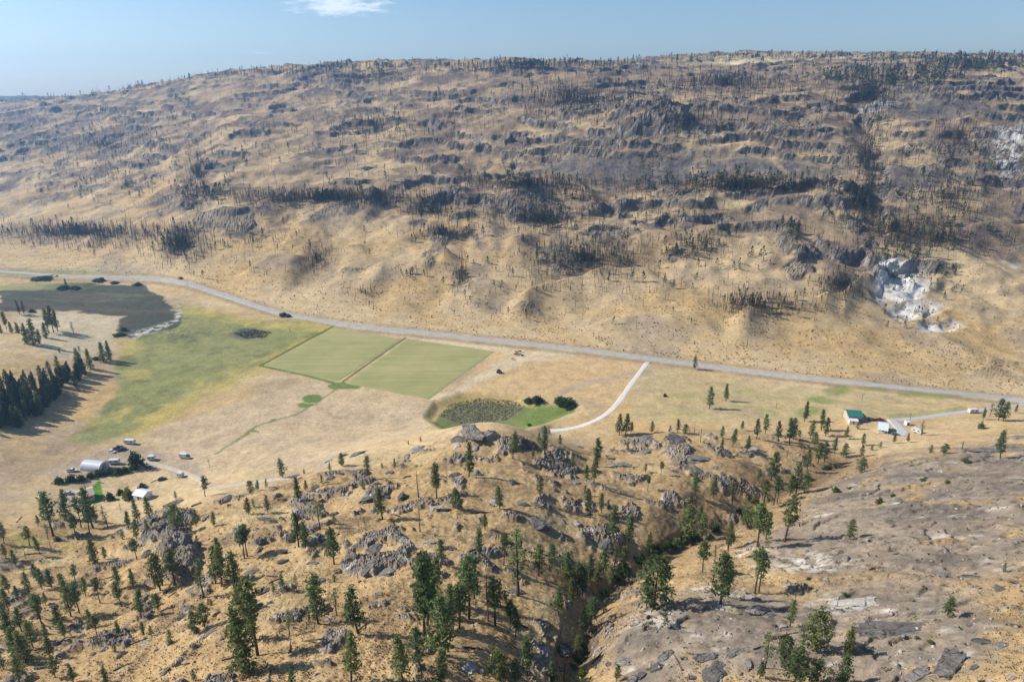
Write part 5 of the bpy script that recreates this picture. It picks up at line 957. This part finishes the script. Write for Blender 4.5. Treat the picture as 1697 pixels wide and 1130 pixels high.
# cattle
def cow_mesh():
    m = bpy.data.meshes.new('cow'); V_ = [(0, 0, 1.05), (-.45, 0, 1.1), (-.85, 0, 1.12), (.45, 0, 1.08), (.85, 0, 1.15), (1.15, 0, 1.22), (1.45, 0, 1.02), (1.66, 0, .88)]; E_ = [(0, 1), (1, 2), (0, 3), (3, 4), (4, 5), (5, 6), (6, 7)]; Rr = [.40, .40, .33, .38, .33, .2, .16, .09]
    for bx, root in ((-.78, 2), (.72, 4)):
        for s in (-1, 1):
            o = len(V_); V_ += [(bx, s * .24, .82), (bx + (.06 if bx < 0 else 0), s * .25, .45), (bx, s * .25, .02)]; E_ += [(root, o), (o, o + 1), (o + 1, o + 2)]; Rr += [.17, .085, .065]
    o = len(V_); V_ += [(-1.12, 0, 1.05), (-1.2, 0, .55)]; E_ += [(2, o), (o, o + 1)]; Rr += [.06, .03]
    for s in (-1, 1): o = len(V_); V_.append((1.38, s * .26, 1.16)); E_.append((6, o)); Rr.append(.045)
    m.from_pydata(V_, E_, []); ob = link('cow_skin', m); md = ob.modifiers.new('skin', 'SKIN'); sv = m.skin_vertices[0].data if m.skin_vertices else None
    if sv is None: bpy.context.view_layer.update(); m.skin_vertices.new() if hasattr(m.skin_vertices, 'new') else None
    if not m.skin_vertices:
        bb = bmesh.new(); bb.from_mesh(m); bb.verts.layers.skin.verify(); bb.to_mesh(m); bb.free()
    for i, q in enumerate(m.skin_vertices[0].data): q.radius = (Rr[i], Rr[i]); q.use_root = i == 0
    ob.modifiers.new('sub', 'SUBSURF').levels = 1; dg = bpy.context.evaluated_depsgraph_get(); out = bpy.data.meshes.new_from_object(ob.evaluated_get(dg)); out.name = 'cow'; bpy.data.objects.remove(ob); return out
try: CM = cow_mesh()
except Exception as ex: print('cow', ex); CM = None
M['hide_black'] = plain('black_hide', (.022, .018, .016), .8, .2, 2); M['hide_red'] = plain('red_brown_hide', (.13, .045, .03), .8, .2, 2); M['hide_pale'] = plain('pale_hide', (.42, .36, .29), .8, .2, 2)
if CM:
    for px, py, rz, hide, lab in [(861, 584, .3, 'hide_black', 'black cow at the back of the small herd by the road'), (856, 585, 2.6, 'hide_red', 'reddish cow at the back of the small herd by the road'), (853.5, 588.5, .1, 'hide_red', 'red brown cow at the end of the front row of the herd'), (857, 589, 3.3, 'hide_black', 'black cow beside the red brown cow in the herd'), (862.5, 589.5, -.4, 'hide_black', 'black cow next to last in the front row of the herd'), (866, 590.5, .5, 'hide_black', 'black cow at the far end of the front row nearest the trail'), (849, 596, .8, 'hide_pale', 'pale cow standing apart from the dark herd')]:
        m = CM.copy(); m.materials.clear(); o = link('cow', m, M[hide], None, at_px(px, py), rz, 1.15); m.polygons.foreach_set('use_smooth', np.ones(len(m.polygons), bool)); tag(o, lab, 'cow', 'cattle in the dry field')
# poles
def pole(px, py, hpx, label, lamp=False):
    c = at_px(px, py); h = metres(c, hpx); e = empty('utility_pole', c - Vector((0, 0, .3)), .3); tag(e, label, 'pole', 'utility poles of the valley'); t = MB(); t.tube([(0, 0, 0), (0, 0, h)], [.17, .11], 8); t.build('pole', M['pole'], e); t = MB(); t.box(-.9, .9, -.06, .06, h - .7, h - .55); t.build('crossarm', M['pole'], e)
    if lamp: t = MB(); t.tube([(0, 0, h - .9), (.9, 0, h - .6)], .04, 6); t.build('lamp_arm', M['steel'], e); t = MB(); t.box(.6, 1.2, -.2, .2, h - .62, h - .45); t.build('lamp_head', M['white_metal'], e)
    else:
        for x in (-.75, 0, .75): t = MB(); t.tube([(x, 0, h - .55), (x, 0, h - .35)], .05, 6); t.build('insulator', M['steel'], e)
pole(1507, 699, 15, 'tall pole with a white lamp beside the gravel drive', True); pole(1428, 664, 12, 'utility pole in the pasture between the green patches'); pole(1286, 677, 10, 'utility pole in the pasture by the grassy bench'); pole(347, 772, 11, 'utility pole in the dry field near the farm track'); pole(1571, 642, 12, 'utility pole beyond the road opposite the pine clump')
# gate where the driveway meets the road
c, rz, L = front((1069, 602), (1078, 602)); e = empty('farm_gate', c, rz); tag(e, 'metal farm gate where the pale driveway meets the road', 'gate')
for x in (-2.4, 2.4): t = MB(); t.tube([(x, 0, -.3), (x, 0, 1.9)], .12, 8); t.build('post', M['pole'], e)
for z in (.4, .75, 1.1, 1.4): t = MB(); t.tube([(-2.3, 0, z), (2.3, 0, z)], .035, 6); t.build('rail', M['steel'], e)
print('objects', len(bpy.data.objects))
